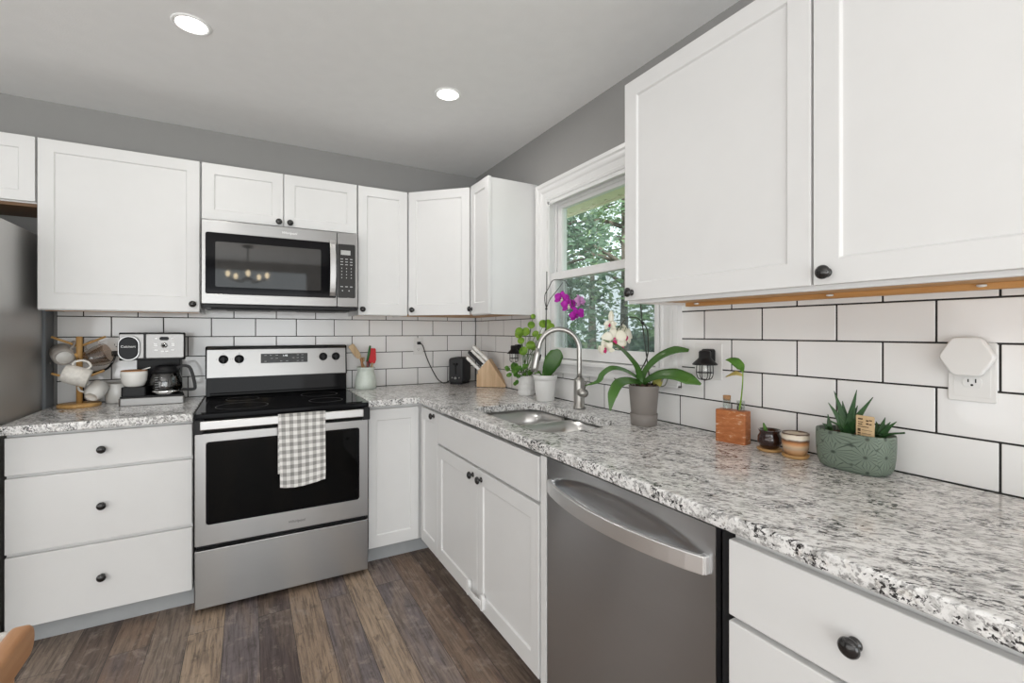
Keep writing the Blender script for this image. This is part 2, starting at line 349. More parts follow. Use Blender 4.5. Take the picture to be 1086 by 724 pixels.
# ------------------------------------------------------------------ mesh helpers
def cr(pts, k=6):
    P = [Vector(p) for p in pts]; P = [P[0]*2-P[1]]+P+[P[-1]*2-P[-2]]; out = []
    for i in range(1, len(P)-2):
        a, b, c, d = P[i-1:i+3]
        for j in range(k):
            t = j/k
            out.append(.5*((2*b)+(c-a)*t+(2*a-5*b+4*c-d)*t*t+(3*b-a-3*c+d)*t**3))
    out.append(P[-2]); return out
def lerp_list(l, n):
    out = []
    for i in range(n):
        x = i/(n-1)*(len(l)-1); j = min(int(x), len(l)-2); f = x-j; out.append(l[j]*(1-f)+l[j+1]*f)
    return out
class MB:
    def __init__(s): s.v = []; s.f = []; s.sm = []; s.uv = {}
    def add(s, vs, fs, smooth=False, uv=None):
        o = len(s.v); s.v += [Vector(p) for p in vs]
        if uv:
            for i, t in enumerate(uv): s.uv[o+i] = t
        for f in fs: s.f.append([i+o for i in f]); s.sm.append(smooth)
        return s
    BF = ((0, 3, 2, 1), (4, 5, 6, 7), (0, 1, 5, 4), (1, 2, 6, 5), (2, 3, 7, 6), (3, 0, 4, 7))
    def box(s, x0, x1, y0, y1, z0, z1):
        return s.add([(x0, y0, z0), (x1, y0, z0), (x1, y1, z0), (x0, y1, z0), (x0, y0, z1), (x1, y0, z1), (x1, y1, z1), (x0, y1, z1)], s.BF)
    def fbox(s, o, ud, n, u0, u1, d0, d1, z0, z1):
        def q(u, d, z): return (o[0]+ud[0]*u+n[0]*d, o[1]+ud[1]*u+n[1]*d, z)
        return s.add([q(u0, d0, z0), q(u1, d0, z0), q(u1, d1, z0), q(u0, d1, z0), q(u0, d0, z1), q(u1, d0, z1), q(u1, d1, z1), q(u0, d1, z1)], s.BF)
    def prism(s, poly, fn, a, b, smooth=False):
        n = len(poly); vs = [fn(p, a) for p in poly]+[fn(p, b) for p in poly]
        fs = [list(range(n)), list(range(2*n-1, n-1, -1))]+[[i, (i+1) % n, n+(i+1) % n, n+i] for i in range(n)]
        s.add(vs, fs[:2]); o = len(s.v)-2*n
        for f in fs[2:]: s.f.append([i+o for i in f]); s.sm.append(smooth)
        return s
    def lathe(s, prof, c=(0, 0, 0), axis=(0, 0, 1), n=32, xs=1, ys=1, smooth=True, ref=None):
        A = Vector(axis).normalized(); r0 = Vector(ref) if ref else (Vector((1, 0, 0)) if abs(A.x) < .9 else Vector((0, 1, 0)))
        X = (r0-A*r0.dot(A)).normalized(); Y = A.cross(X); C = Vector(c); vs = []; rows = []
        for r, z in prof:
            if r < 1e-7: rows.append([len(vs)]); vs.append(C+A*z)
            else:
                rows.append(list(range(len(vs), len(vs)+n)))
                for k in range(n):
                    a = 2*PI*k/n; vs.append(C+A*z+X*(r*xs*math.cos(a))+Y*(r*ys*math.sin(a)))
        fs = []
        for a, b in zip(rows, rows[1:]):
            if len(a) == 1 and len(b) == 1: continue
            for k in range(n):
                k2 = (k+1) % n
                if len(a) == 1: fs.append([a[0], b[k], b[k2]])
                elif len(b) == 1: fs.append([a[k], b[0], a[k2]][::-1])
                else: fs.append([a[k], a[k2], b[k2], b[k]])
        return s.add(vs, fs, smooth)
    def tube(s, pts, r, n=10, smooth=True, flat=None):
        P = [Vector(p) for p in pts]; m = len(P)
        rr = lerp_list(r, m) if isinstance(r, (list, tuple)) else [r]*m
        T = [(P[min(i+1, m-1)]-P[max(i-1, 0)]).normalized() for i in range(m)]
        u = T[0].orthogonal().normalized() if flat is None else Vector(flat)
        vs = []; fs = []
        for i in range(m):
            u = (u-T[i]*u.dot(T[i])).normalized(); w = T[i].cross(u)
            for k in range(n):
                a = 2*PI*k/n; vs.append(P[i]+(u*math.cos(a)+w*math.sin(a))*rr[i])
        for i in range(m-1):
            for k in range(n):
                k2 = (k+1) % n; fs.append([i*n+k, i*n+k2, (i+1)*n+k2, (i+1)*n+k])
        fs += [list(range(n))[::-1], [(m-1)*n+k for k in range(n)]]
        return s.add(vs, fs, smooth)
    def strip(s, pts, hw, hh, side, n=4):
        """bar of rectangular section along pts; side = width direction"""
        P = [Vector(p) for p in pts]; sd = Vector(side).normalized(); vs = []; fs = []; m = len(P)
        for i in range(m):
            t = (P[min(i+1, m-1)]-P[max(i-1, 0)]).normalized(); u = (sd-t*sd.dot(t)).normalized(); w = t.cross(u)
            for a, b in ((1, 1), (-1, 1), (-1, -1), (1, -1)): vs.append(P[i]+u*hw*a+w*hh*b)
        for i in range(m-1):
            for k in range(4): fs.append([i*4+k, i*4+(k+1) % 4, (i+1)*4+(k+1) % 4, (i+1)*4+k])
        fs += [[3, 2, 1, 0], [(m-1)*4+k for k in range(4)]]
        return s.add(vs, fs)
    def grid(s, fn, nu, nv, smooth=True, uvfn=None):
        vs = [fn(i/nu, j/nv) for j in range(nv+1) for i in range(nu+1)]
        uv = [uvfn(i/nu, j/nv) for j in range(nv+1) for i in range(nu+1)] if uvfn else None
        fs = [[j*(nu+1)+i, j*(nu+1)+i+1, (j+1)*(nu+1)+i+1, (j+1)*(nu+1)+i] for j in range(nv) for i in range(nu)]
        return s.add(vs, fs, smooth, uv)
    def leaf(s, pts, widths, up=(0, 0, 1), fold=.25, k=5, th=.0012):
        """blade along pts: half-widths, a mid-rib fold, and real thickness"""
        P = cr(pts, k); m = len(P); W = lerp_list(widths, m); U = Vector(up).normalized(); top = []; bot = []
        for i in range(m):
            t = (P[min(i+1, m-1)]-P[max(i-1, 0)]).normalized(); sd = t.cross(U)
            if sd.length < 1e-4: sd = t.orthogonal()
            sd.normalize(); nn = sd.cross(t).normalized()
            for a in (-1, -.55, 0, .55, 1):
                q = P[i]+sd*(W[i]*a)+nn*(abs(a)*W[i]*fold)
                top.append(q+nn*th*(1-.6*abs(a))); bot.append(q-nn*th*(1-.6*abs(a)))
        fs = []; N = 5; o = len(top)
        for i in range(m-1):
            for a in range(4):
                b = i*N+a; fs.append([b, b+1, b+N+1, b+N]); fs.append([o+b, o+b+N, o+b+N+1, o+b+1])
            fs.append([i*N, (i+1)*N, o+(i+1)*N, o+i*N]); fs.append([i*N+4, o+i*N+4, o+(i+1)*N+4, (i+1)*N+4])
        fs.append([0, o, o+1, 1]); fs.append([1, o+1, o+2, 2]); fs.append([2, o+2, o+3, 3]); fs.append([3, o+3, o+4, 4])
        e = (m-1)*N
        for a in range(4): fs.append([e+a, e+a+1, o+e+a+1, o+e+a])
        return s.add(top+bot, fs, True)
    def xf(s, M):
        s.v = [M @ v for v in s.v]; return s

ORG = {}
def meshobj(name, mb, mat, parent=None, bev=0, org=None, seg=2, sub=0, recalc=True):
    o0 = Vector(org) if org is not None else (ORG.get(parent.name, Vector((0, 0, 0))) if parent else Vector((0, 0, 0)))
    me = bpy.data.meshes.new(name); me.from_pydata([v-o0 for v in mb.v], [], mb.f)
    for p, q in zip(me.polygons, mb.sm): p.use_smooth = q
    if mb.uv:
        ul = me.uv_layers.new(name='UVMap')
        for l in me.loops: ul.data[l.index].uv = mb.uv.get(l.vertex_index, (0, 0))
    if recalc:
        bm = bmesh.new(); bm.from_mesh(me); bmesh.ops.recalc_face_normals(bm, faces=bm.faces); bm.to_mesh(me); bm.free()
    me.materials.append(MT[mat] if isinstance(mat, str) else mat)
    o = bpy.data.objects.new(name, me); COL.objects.link(o)
    if parent: o.parent = parent
    ORG[o.name] = o0
    if org is not None and parent is None: o.location = o0
    if bev:
        b = o.modifiers.new('bevel', 'BEVEL'); b.width = bev; b.segments = seg; b.limit_method = 'ANGLE'; b.angle_limit = R(35)
    if sub:
        b = o.modifiers.new('sub', 'SUBSURF'); b.levels = sub; b.render_levels = sub
    return o
def tag(o, label, cat, group=None, kind=None):
    o['label'] = label; o['category'] = cat
    if group: o['group'] = group
    if kind: o['kind'] = kind
    return o
def thing(name, label, cat, loc=(0, 0, 0), rotz=0, group=None, world=True, kind=None):
    """Empty at the thing's base; world=True: its parts are given in room coordinates"""
    o = bpy.data.objects.new(name, None); COL.objects.link(o); o.location = loc; o.rotation_euler = (0, 0, rotz); o.empty_display_size = .05
    ORG[o.name] = Vector(loc) if world else Vector((0, 0, 0))
    return tag(o, label, cat, group, kind)
def text(name, body, size, origin, xdir, ydir, mat, parent, ext=.0004, align='CENTER', shear=0):
    cu = bpy.data.curves.new(name, 'FONT'); cu.body = body; cu.size = size; cu.extrude = ext; cu.align_x = align; cu.align_y = 'CENTER'; cu.shear = shear
    t = bpy.data.objects.new('tmp', cu); COL.objects.link(t); bpy.context.view_layer.update()
    me = bpy.data.meshes.new_from_object(t.evaluated_get(bpy.context.evaluated_depsgraph_get()))
    bpy.data.objects.remove(t); bpy.data.curves.remove(cu)
    X = Vector(xdir).normalized(); Y = Vector(ydir).normalized(); Z = X.cross(Y); o0 = ORG.get(parent.name, Vector((0, 0, 0)))
    M = Matrix.Translation(Vector(origin)-o0) @ Matrix((X, Y, Z)).transposed().to_4x4()
    me.transform(M); me.materials.clear(); me.materials.append(MT[mat])
    o = bpy.data.objects.new(name, me); COL.objects.link(o); o.parent = parent; ORG[o.name] = o0
    return o
def rrect(x0, x1, y0, y1, r, k=6):
    out = []
    for cx, cy, a0 in ((x1-r, y1-r, 0), (x0+r, y1-r, 90), (x0+r, y0+r, 180), (x1-r, y0+r, 270)):
        for j in range(k+1):
            a = R(a0+90*j/k); out.append((cx+r*math.cos(a), cy+r*math.sin(a)))
    return out
KNOB = ((0, .0285), (.006, .0282), (.0085, .0265), (.0125, .0255), (.0155, .0225), (.0165, .019), (.0150, .0155), (.010, .0135), (.0062, .011), (.0060, .005), (.0105, .0035), (.0115, 0), (0, 0))
def knob(parent, p, n, mat='knob'):
    return meshobj('knob', MB().lathe([(r, z) for r, z in KNOB][::-1], p, n, 24), mat, parent)
def shaker(mb, o, ud, n, w, z0, z1, th=.02, st=.05, rt=.054, rb=.062, rec=.007, d0=0.0):
    def q(u, z, d): return (o[0]+ud[0]*u+n[0]*d, o[1]+ud[1]*u+n[1]*d, z)
    A = [(0, z0), (w, z0), (w, z1), (0, z1)]; B = [(st, z0+rb), (w-st, z0+rb), (w-st, z1-rt), (st, z1-rt)]
    b2 = .004
    Cc = [(st+b2, z0+rb+b2), (w-st-b2, z0+rb+b2), (w-st-b2, z1-rt-b2), (st+b2, z1-rt-b2)]
    f = d0+th
    vs = [q(u, z, d0) for u, z in A]+[q(u, z, f) for u, z in A]+[q(u, z, f) for u, z in B]+[q(u, z, f-rec) for u, z in Cc]
    fs = [[0, 1, 2, 3], [12, 13, 14, 15]]
    for i in range(4):
        j = (i+1) % 4
        fs += [[i, j, 4+j, 4+i], [4+i, 4+j, 8+j, 8+i], [8+i, 8+j, 12+j, 12+i]]
    return mb.add(vs, fs)
def door(parent, o, ud, n, w, z0, z1, knobs=(), **kw):
    d = meshobj('door', shaker(MB(), o, ud, n, w, z0, z1, **kw), 'white', parent, bev=.0016)
    for u, z in knobs: knob(d, (o[0]+ud[0]*u+n[0]*.0205, o[1]+ud[1]*u+n[1]*.0205, z), (n[0], n[1], 0))
    return d
def drawer(parent, o, ud, n, w, z0, z1, knobs=(), name='drawer'):
    d = meshobj(name, MB().fbox(o, ud, n, 0, w, 0, .02, z0, z1), 'white', parent, bev=.0022)
    for u, z in knobs: knob(d, (o[0]+ud[0]*u+n[0]*.0203, o[1]+ud[1]*u+n[1]*.0203, z), (n[0], n[1], 0))
    return d
EX, NY = (1, 0), (0, -1)          # back wall: along +x, facing -y
WY, NX = (0, -1), (-1, 0)         # window wall: along -y, facing -x

# ------------------------------------------------------------------ room shell
CZ = 2.44; XL, YF = -4.6, -6.5
def struct(name, mb, mat, label, cat, bev=0, parent=None):
    o = meshobj(name, mb, mat, parent, bev)
    if not parent: tag(o, label, cat, kind='structure')
    return o
struct('floor', MB().box(XL, .02, YF, .02, -.05, 0), 'floor', 'rustic brown and grey wood plank floor', 'floor')
struct('ceiling', MB().box(XL, .02, YF, .02, CZ, CZ+.1), 'ceil', 'smooth white ceiling with round downlights', 'ceiling')
wb = struct('wall_back', MB().box(XL, .19, .010, .15, 0, CZ), 'wall', 'grey painted wall behind the range', 'wall')
OY0, OY1, OZ0, OZ1 = -1.818, -.984, 1.13, 2.02      # window opening
w = MB(); w.box(.010, .12, YF, OY0, 0, CZ); w.box(.010, .12, OY1, .010, 0, CZ); w.box(.010, .12, OY0, OY1, 0, OZ0); w.box(.010, .12, OY0, OY1, OZ1, CZ)
wr = struct('wall_right', w, 'wall', 'grey painted wall with the kitchen window', 'wall')
struct('wall_left', MB().box(XL-.1, XL, YF, .15, 0, CZ), 'wall', 'grey painted side wall out of frame', 'wall')
w = MB(); w.box(XL, -4.0, YF-.1, YF, 0, CZ); w.box(-.6, .19, YF-.1, YF, 0, CZ); w.box(-4.0, -.6, YF-.1, YF, 2.3, CZ)  # the opening behind the viewer is added for the fill light
struct('wall_front', w, 'wall', 'grey wall behind the viewer with an unseen opening added for light', 'wall')

# running-bond tiles: real bevelled tiles over dark grout
ROWS = [(.906, 1.022, 1), (1.022, 1.137, 0), (1.137, 1.248, 1), (1.248, 1.355, 0), (1.355, 1.425, 1)]
def tiles(a0, a1, off, pitch, place, holes):
    mb = MB(); G = .0021
    for z0, z1, odd in ROWS:
        k0 = math.floor((a0-off[odd])/pitch)-1; a = off[odd]+k0*pitch
        while a < a1:
            l, r = max(a, a0), min(a+pitch, a1); a += pitch
            if r-l < .012: continue
            rects = [(l+G, r-G, z0+G, z1-G)]
            for h0, h1, hz0, hz1 in holes:
                nr = []
                for x0, x1, y0, y1 in rects:
                    if x1 <= h0 or x0 >= h1 or y1 <= hz0 or y0 >= hz1: nr.append((x0, x1, y0, y1)); continue
                    if x0 < h0: nr.append((x0, h0, y0, y1))
                    if x1 > h1: nr.append((h1, x1, y0, y1))
                    if y0 < hz0: nr.append((max(x0, h0), min(x1, h1), y0, hz0))
                    if y1 > hz1: nr.append((max(x0, h0), min(x1, h1), hz1, y1))
                rects = nr
            for x0, x1, y0, y1 in rects:
                if x1-x0 > .006 and y1-y0 > .006: place(mb, x0, x1, y0, y1)
    return mb
tb = tiles(-2.342, -.001, (-.115, -.227), .2235, lambda m, a, b, c, d: m.box(a, b, 0, .009, c, d), [])
meshobj('backsplash', tb, 'tile', wb, bev=.0016)
meshobj('grout', MB().box(-2.342, .009, .0012, .0095, .90, 1.43), 'grout', wb)
tr_ = tiles(-4.2, -.001, (-.213, -.100), .2268, lambda m, a, b, c, d: m.box(0, .009, a, b, c, d), [(-1.9215, -.866, 1.052, 1.5)])
meshobj('backsplash', tr_, 'tile', wr, bev=.0016)
g = MB(); g.box(.0012, .0095, -4.2, -1.85, .90, 1.43); g.box(.0012, .0095, -.9, .0, .90, 1.43); g.box(.0012, .0095, -1.85, -.9, .90, 1.06)
meshobj('grout', g, 'grout', wr)

# ------------------------------------------------------------------ window
win = thing('window_1', 'white double hung window above the sink', 'window', (0, -1.4, 1.13), kind='structure')
def casing_profile():   # (distance from the opening edge, projection into the room)
    return [(0, -.010), (0, .010), (.012, .014), (.020, .010), (.048, .012), (.056, .018), (.066, .020), (.078, .020), (.086, .026), (.104, .026), (.106, -.010)]
cm = MB()
def mitre(prof, y0, y1, z0, z1, mb):
    for (da, pa), (db, pb) in zip(prof, prof[1:]):
        for k in range(3):
            def pt(d, p, e):
                if k == 0: return (-p, y1+d, z0 if e == 0 else z1+d)
                if k == 1: return (-p, (y1+d) if e == 0 else (y0-d), z1+d)
                return (-p, y0-d, z0 if e == 0 else z1+d)
            mb.add([pt(da, pa, 0), pt(db, pb, 0), pt(db, pb, 1), pt(da, pa, 1)], [[0, 1, 2, 3]])
mitre(casing_profile(), OY0, OY1, 1.10, OZ1, cm)
meshobj('casing', cm, 'trim', win)
st = MB(); st.box(-.050, .045, OY0-.112, OY1+.112, 1.105, 1.126)
meshobj('stool', st, 'trim', win, bev=.004)
ap = MB(); ap.box(-.016, .002, OY0-.100, OY1+.105, 1.052, 1.105); ap.box(-.022, .002, OY0-.100, OY1+.105, 1.085, 1.105); ap.box(-.020, .002, OY0-.100, OY1+.105, 1.052, 1.062)
meshobj('apron', ap, 'trim', win, bev=.002)
jb = MB(); jb.box(-.004, .12, OY1-.012, OY1+.002, 1.126, OZ1); jb.box(-.004, .12, OY0-.002, OY0+.012, 1.126, OZ1); jb.box(-.004, .12, OY0, OY1, OZ1-.014, OZ1+.002); jb.box(.03, .12, OY0, OY1, 1.112, 1.14)
# parting stops that the sashes run against
jb.box(.032, .042, OY1-.026, OY1-.012, 1.126, OZ1); jb.box(.032, .042, OY0+.012, OY0+.026, 1.126, OZ1); jb.box(.036, .042, OY0, OY1, OZ1-.030, OZ1-.014)
jb.box(-.012, -.002, OY1-.022, OY1-.004, 1.126, OZ1); jb.box(-.012, -.002, OY0+.004, OY0+.022, 1.126, OZ1); jb.box(-.012, -.002, OY0, OY1, OZ1-.024, OZ1-.006)
meshobj('jamb', jb, 'vinyl', win, bev=.0015)
def sash(name, x0, x1, y0, y1, z0, z1, sl, sr, rt, rb):
    m = MB(); m.box(x0, x1, y1-sl, y1, z0, z1); m.box(x0, x1, y0, y0+sr, z0, z1); m.box(x0, x1, y0+sr, y1-sl, z1-rt, z1); m.box(x0, x1, y0+sr, y1-sl, z0, z0+rb)
    s_ = meshobj(name, m, 'vinyl', win, bev=.003)
    xm = (x0+x1)/2
    meshobj('glass', MB().box(xm-.002, xm+.002, y0+sr-.004, y1-sl+.004, z0+rb-.004, z1-rt+.004), 'pane', s_)
    return s_
sash('upper_sash', .044, .074, OY0+.014, OY1-.014, 1.572, OZ1-.016, .050, .040, .034, .036)
ls = sash('lower_sash', .000, .030, OY0+.014, OY1-.014, 1.130, 1.608, .044, .026, .043, .058)
sc_ = MB(); sc_.box(.086, .0866, OY0+.02, OY1-.02, 1.14, 1.60)
sc = meshobj('insect_screen', sc_, 'screen', win)
sf = MB(); sf.box(.080, .094, OY1-.032, OY1-.012, 1.14, 1.60); sf.box(.080, .094, OY0+.012, OY0+.032, 1.14, 1.60); sf.box(.080, .094, OY0, OY1, 1.588, 1.606)
meshobj('screen_frame', sf, 'vinyl', win)

# ------------------------------------------------------------------ outdoors
struct('ground', MB().box(.125, 60, -40, 60, -.55, -.45), 'lawn', 'green lawn outside the window', 'lawn')
ev = MB(); ev.box(.125, .80, -6, 6, 2.236, 2.26); ev.box(.80, .83, -6, 6, 2.226, 2.40)
for k in range(60): ev.lathe([(0, 0), (.012, 0), (.012, .006), (0, .006)], (.77, -2.4+k*.14, 2.231), (0, 0, 1), 8)
struct('roof_eave', ev, 'eave', 'cream roof eave seen through the window top', 'eave')
def tree(x, y, h, cr_r, mat, label, seed, n=2200, z0=-.5, low=.15):
    r = random.Random(seed)
    t = thing('tree', label, 'tree', (x, y, z0), group=None)
    m = MB(); trunk = cr([(x, y, z0), (x+r.uniform(-.2, .2), y+r.uniform(-.2, .2), z0+h*.4), (x+r.uniform(-.4, .4), y+r.uniform(-.4, .4), z0+h*.85)], 6)
    m.tube(trunk, [.04*h*.6, .02*h*.6, .01*h*.5], 10)
    tips = []
    for k in range(9):
        a = r.uniform(0, 2*PI); i = r.randint(5, 11); b = trunk[i]; L = cr_r*r.uniform(.6, .95)
        e = b+Vector((math.cos(a)*L, math.sin(a)*L, r.uniform(.1, .5)*L)); m.tube(cr([b, (b+e)/2+Vector((0, 0, .1*L)), e], 4), [.010*h, .003*h], 6); tips.append(e)
    meshobj('trunk', m, 'bark', t)
    f = MB(); blobs = [(e, cr_r*r.uniform(.35, .55)) for e in tips]+[(Vector((x+r.uniform(-.6, .6)*cr_r, y+r.uniform(-.7, .7)*cr_r, z0+h*r.uniform(low, 1))), cr_r*r.uniform(.3, .55)) for _ in range(16)]
    for _ in range(n):
        c, R_ = r.choice(blobs); d = Vector((r.gauss(0, 1), r.gauss(0, 1), r.gauss(0, 1))).normalized()*R_*r.uniform(.35, 1)**.5
        p = c+d; s_ = r.uniform(.07, .15)*(1+cr_r*.12); a = Vector((r.gauss(0, 1), r.gauss(0, 1), r.gauss(0, .6))).normalized(); b = a.orthogonal().normalized()
        f.add([p-a*s_, p+b*s_*.45, p+a*s_, p-b*s_*.45], [[0, 1, 2, 3]])
    meshobj('foliage', f, mat, t, recalc=False)
tree(5.2, 6.4, 6.5, 1.5, 'tree', 'nearer dark green tree filling the left of the window view', 1, 2600, low=.05)
tree(9.5, 8.6, 8.5, 1.9, 'tree2', 'light green tree in the middle of the window view', 2, 2600)
tree(10.0, 13.6, 11.0, 2.2, 'tree', 'tall dark tree standing behind the nearer window trees', 3, 3000, low=.1)
tree(7.6, 4.6, 6.2, 1.3, 'tree2', 'pale green tree at the right edge of the window view', 4, 2000, low=.3)
tree(15.5, 12.4, 12.0, 2.6, 'tree', 'far dark tree above the lawn in the window view', 5, 3000, low=.05)
tree(19.5, 22.5, 14.0, 2.8, 'tree2', 'farthest pale tree at the back of the garden', 6, 3000, low=.05)
for k, (hx, hy, hr) in enumerate(((12.2, 10.6, 1.2), (12.6, 16.6, 1.3), (11.5, 7.0, 1.1), (15.2, 8.2, .9))):
    r = random.Random(40+k); f = MB()
    t = thing('shrub', ['rounded dark shrub in the middle of the far lawn', 'rounded dark shrub at the far left of the lawn', 'low shrub on the lawn near the right window edge', 'small shrub at the far right of the lawn'][k], 'shrub', (hx, hy, -.5))
    for _ in range(1300):
        d = Vector((r.gauss(0, 1), r.gauss(0, 1), abs(r.gauss(0, 1)))).normalized()*hr*r.uniform(.5, 1)**.4
        p = Vector((hx, hy, -.4))+Vector((d.x, d.y, d.z*1.5)); s_ = r.uniform(.10, .18); a = Vector((r.gauss(0, 1), r.gauss(0, 1), r.gauss(0, 1))).normalized(); b = a.orthogonal()
        f.add([p-a*s_, p+b*s_*.5, p+a*s_, p-b*s_*.5], [[0, 1, 2, 3]])
    meshobj('foliage', f, 'tree', t, recalc=False)
    meshobj('stem', MB().tube([(hx, hy, -.5), (hx, hy, .1)], [.06, .03], 8), 'bark', t)

# ------------------------------------------------------------------ ceiling downlights
def can(x, y, label):
    t = thing('recessed_ceiling_light', label, 'ceiling light', (x, y, CZ), group='recessed downlights')
    meshobj('trim_ring', MB().lathe([(.066, 0), (.066, -.002), (.060, -.005), (.051, -.003), (.051, .0)], (x, y, CZ), (0, 0, 1), 40), 'ceil', t)
    meshobj('lens', MB().lathe([(0, -.003), (.0505, -.003), (.0505, 0), (0, 0)], (x, y, CZ), (0, 0, 1), 32), 'canlit', t)
    lamp('downlight', 'AREA', (x, y, CZ-.012), (0, 0, 0), CAN_POWER, (1, .97, .93), shape='DISK', size=.11)
can(-1.682, -1.062, 'larger-looking round downlight in the ceiling in front of the range')
can(-.642, -1.053, 'round downlight in the ceiling by the window and sink')
for x, y in ((-3.5, -1.06), (-3.5, -3.3), (-2.6, -5.4)): can(x, y, 'extra round downlight added out of frame for room light')  # unseen extra downlights, added to light the room
# chandelier of the dining end, mirrored in the microwave door
ch = thing('chandelier', 'dark chandelier with lit bulbs mirrored in the microwave door', 'chandelier', (-1.5, -4.85, 1.95))
meshobj('canopy', MB().lathe([(0, CZ), (.07, CZ), (.06, CZ-.03), (0, CZ-.035)], (-1.5, -4.85, 0), n=24), 'black', ch)
meshobj('rod', MB().tube([(-1.5, -4.85, CZ-.03), (-1.5, -4.85, 1.98)], .008, 10), 'black', ch)
for k in range(5):
    a = 2*PI*k/5+.3; ex, ey = -1.5+.24*math.cos(a), -4.85+.24*math.sin(a)
    arm = meshobj('arm', MB().tube(cr([(-1.5, -4.85, 2.02), (-1.5+.12*math.cos(a), -4.85+.12*math.sin(a), 1.95), (ex, ey, 2.0)], 5), .007, 8), 'black', ch)
    meshobj('bulb', MB().lathe([(0, 0), (.014, .005), (.027, .04), (.02, .07), (0, .085)], (ex, ey, 2.0), n=16), 'bulbw', arm)

# ------------------------------------------------------------------ base cabinets
ZT = .870                                        # under the stone
def body(parent, *boxes, name='body', mat='white', bev=.001):
    m = MB()
    for b in boxes: m.box(*b)
    return meshobj(name, m, mat, parent, bev)
c = thing('base_cabinet', 'white base cabinet of three plain drawers between fridge and range', 'cabinet', (-2.02, -.30, 0))
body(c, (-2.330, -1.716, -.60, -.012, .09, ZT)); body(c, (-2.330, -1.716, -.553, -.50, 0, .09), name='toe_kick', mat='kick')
for z0, z1, kz in ((.705, .855, .779), (.394, .692, .541), (.094, .380, .239)):
    drawer(c, (-2.330, -.60), EX, NY, .612, z0, z1, [(.296, kz)])
c = thing('corner_base_cabinet', 'white corner base cabinet with two narrow shaker doors meeting at the corner', 'cabinet', (-.45, -.45, 0))
body(c, (-.930, -.012, -.603, -.012, .09, ZT), (-.618, -.012, -.897, -.603, .09, ZT))
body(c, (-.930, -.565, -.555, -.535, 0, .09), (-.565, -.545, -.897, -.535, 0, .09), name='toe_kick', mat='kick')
door(c, (-.929, -.605), EX, NY, .279, .100, .852, st=.044, rt=.06, rb=.065)
door(c, (-.620, -.640), WY, NX, .258, .100, .852, [(.210, .830)], st=.04, rt=.06, rb=.065)
c = thing('sink_base_cabinet', 'white sink base cabinet with false drawer front and two shaker doors', 'cabinet', (-.33, -1.38, 0))
sm = MB()
for b in ((-.618, -.012, -.918, -.900, .09, ZT), (-.618, -.012, -1.916, -1.898, .09, ZT), (-.618, -.012, -1.898, -.918, .09, .11), (-.030, -.012, -1.898, -.918, .11, ZT), (-.618, -.600, -1.898, -.918, .68, ZT-.02), (-.618, -.600, -1.898, -.918, .11, .16)): sm.box(*b)
meshobj('body', sm, 'white', c, .001)
body(c, (-.640, -.618, -1.918, -1.884, .06, ZT-.008), name='end_panel'); body(c, (-.565, -.545, -1.916, -.900, 0, .09), name='toe_kick', mat='kick')
drawer(c, (-.620, -.903), WY, NX, .968, .700, .852, name='drawer_front')
door(c, (-.620, -.903), WY, NX, .480, .100, .688, [(.440, .652)], st=.052, rt=.06, rb=.065)
door(c, (-.620, -1.386), WY, NX, .485, .100, .688, [(.040, .652)], st=.052, rt=.06, rb=.065)
t = thing('child_safety_latch', 'small white child latch strapped across the sink cabinet doors', 'latch', (-.648, -1.385, .16))
m = MB().strip(cr([(-.655, -1.32, .150), (-.662, -1.385, .152), (-.655, -1.45, .150)], 5), .008, .0025, (0, 0, 1))
meshobj('strap', m, 'vinyl', t, bev=.001)
for yy in (-1.315, -1.452): meshobj('pad', MB().prism(rrect(yy-.014, yy+.014, .118, .182, .013), lambda p, d: (d, p[0], p[1]), -.6405, -.656), 'vinyl', t, bev=.002)
c = thing('drawer_base_cabinet', 'white base cabinet with a black knobbed drawer past the dishwasher', 'cabinet', (-.33, -2.9, 0))
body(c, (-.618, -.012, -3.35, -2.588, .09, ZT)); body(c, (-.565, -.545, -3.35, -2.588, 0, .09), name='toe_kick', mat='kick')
drawer(c, (-.620, -2.588), WY, NX, .62, .699, .852, [(.228, .770)]); drawer(c, (-.620, -2.588), WY, NX, .62, .394, .687, [(.31, .541)]); drawer(c, (-.620, -2.588), WY, NX, .62, .10, .382, [(.31, .24)])

# countertops
def slab_with_hole(outer, hole, z0, z1):
    me = bmesh.new()
    def loop(p, z): return [me.verts.new((x, y, z)) for x, y in p]
    for z in (z0, z1):
        es = []
        for p in (outer, hole):
            if not p: continue
            vs = loop(p, z); es += [me.edges.new((vs[i], vs[(i+1) % len(vs)])) for i in range(len(vs))]
        bmesh.ops.triangle_fill(me, edges=es, use_beauty=True, use_dissolve=False)
    me.verts.ensure_lookup_table(); n = len(me.verts)//2; k = 0
    for p in (outer, hole):
        if not p: continue
        L = len(p)
        for i in range(L):
            j = (i+1) % L; me.faces.new((me.verts[k+i], me.verts[k+j], me.verts[n+k+j], me.verts[n+k+i]))
        k += L
    mb = MB(); me.verts.index_update(); mb.add([v.co.copy() for v in me.verts], [[v.index for v in f.verts] for f in me.faces]); me.free(); return mb
SINK = rrect(-.560, -.190, -1.795, -1.125, .085, 8)
ctr = slab_with_hole([(-.938, -.0015), (-.938, -.655), (-.652, -.655), (-.652, -3.4), (-.0015, -3.4), (-.0015, -.0015)], SINK, .8705, .906)
o = meshobj('countertop', ctr, 'granite', None, bev=.006, org=(-.4, -1.5, .8705), seg=3); tag(o, 'long speckled granite countertop around the corner with the sink cut in', 'countertop')
o = meshobj('countertop', MB().box(-2.345, -1.712, -.655, -.0015, .8705, .906), 'granite', None, bev=.006, org=(-2.03, -.33, .8705), seg=3); tag(o, 'short speckled granite countertop between fridge and range', 'countertop')

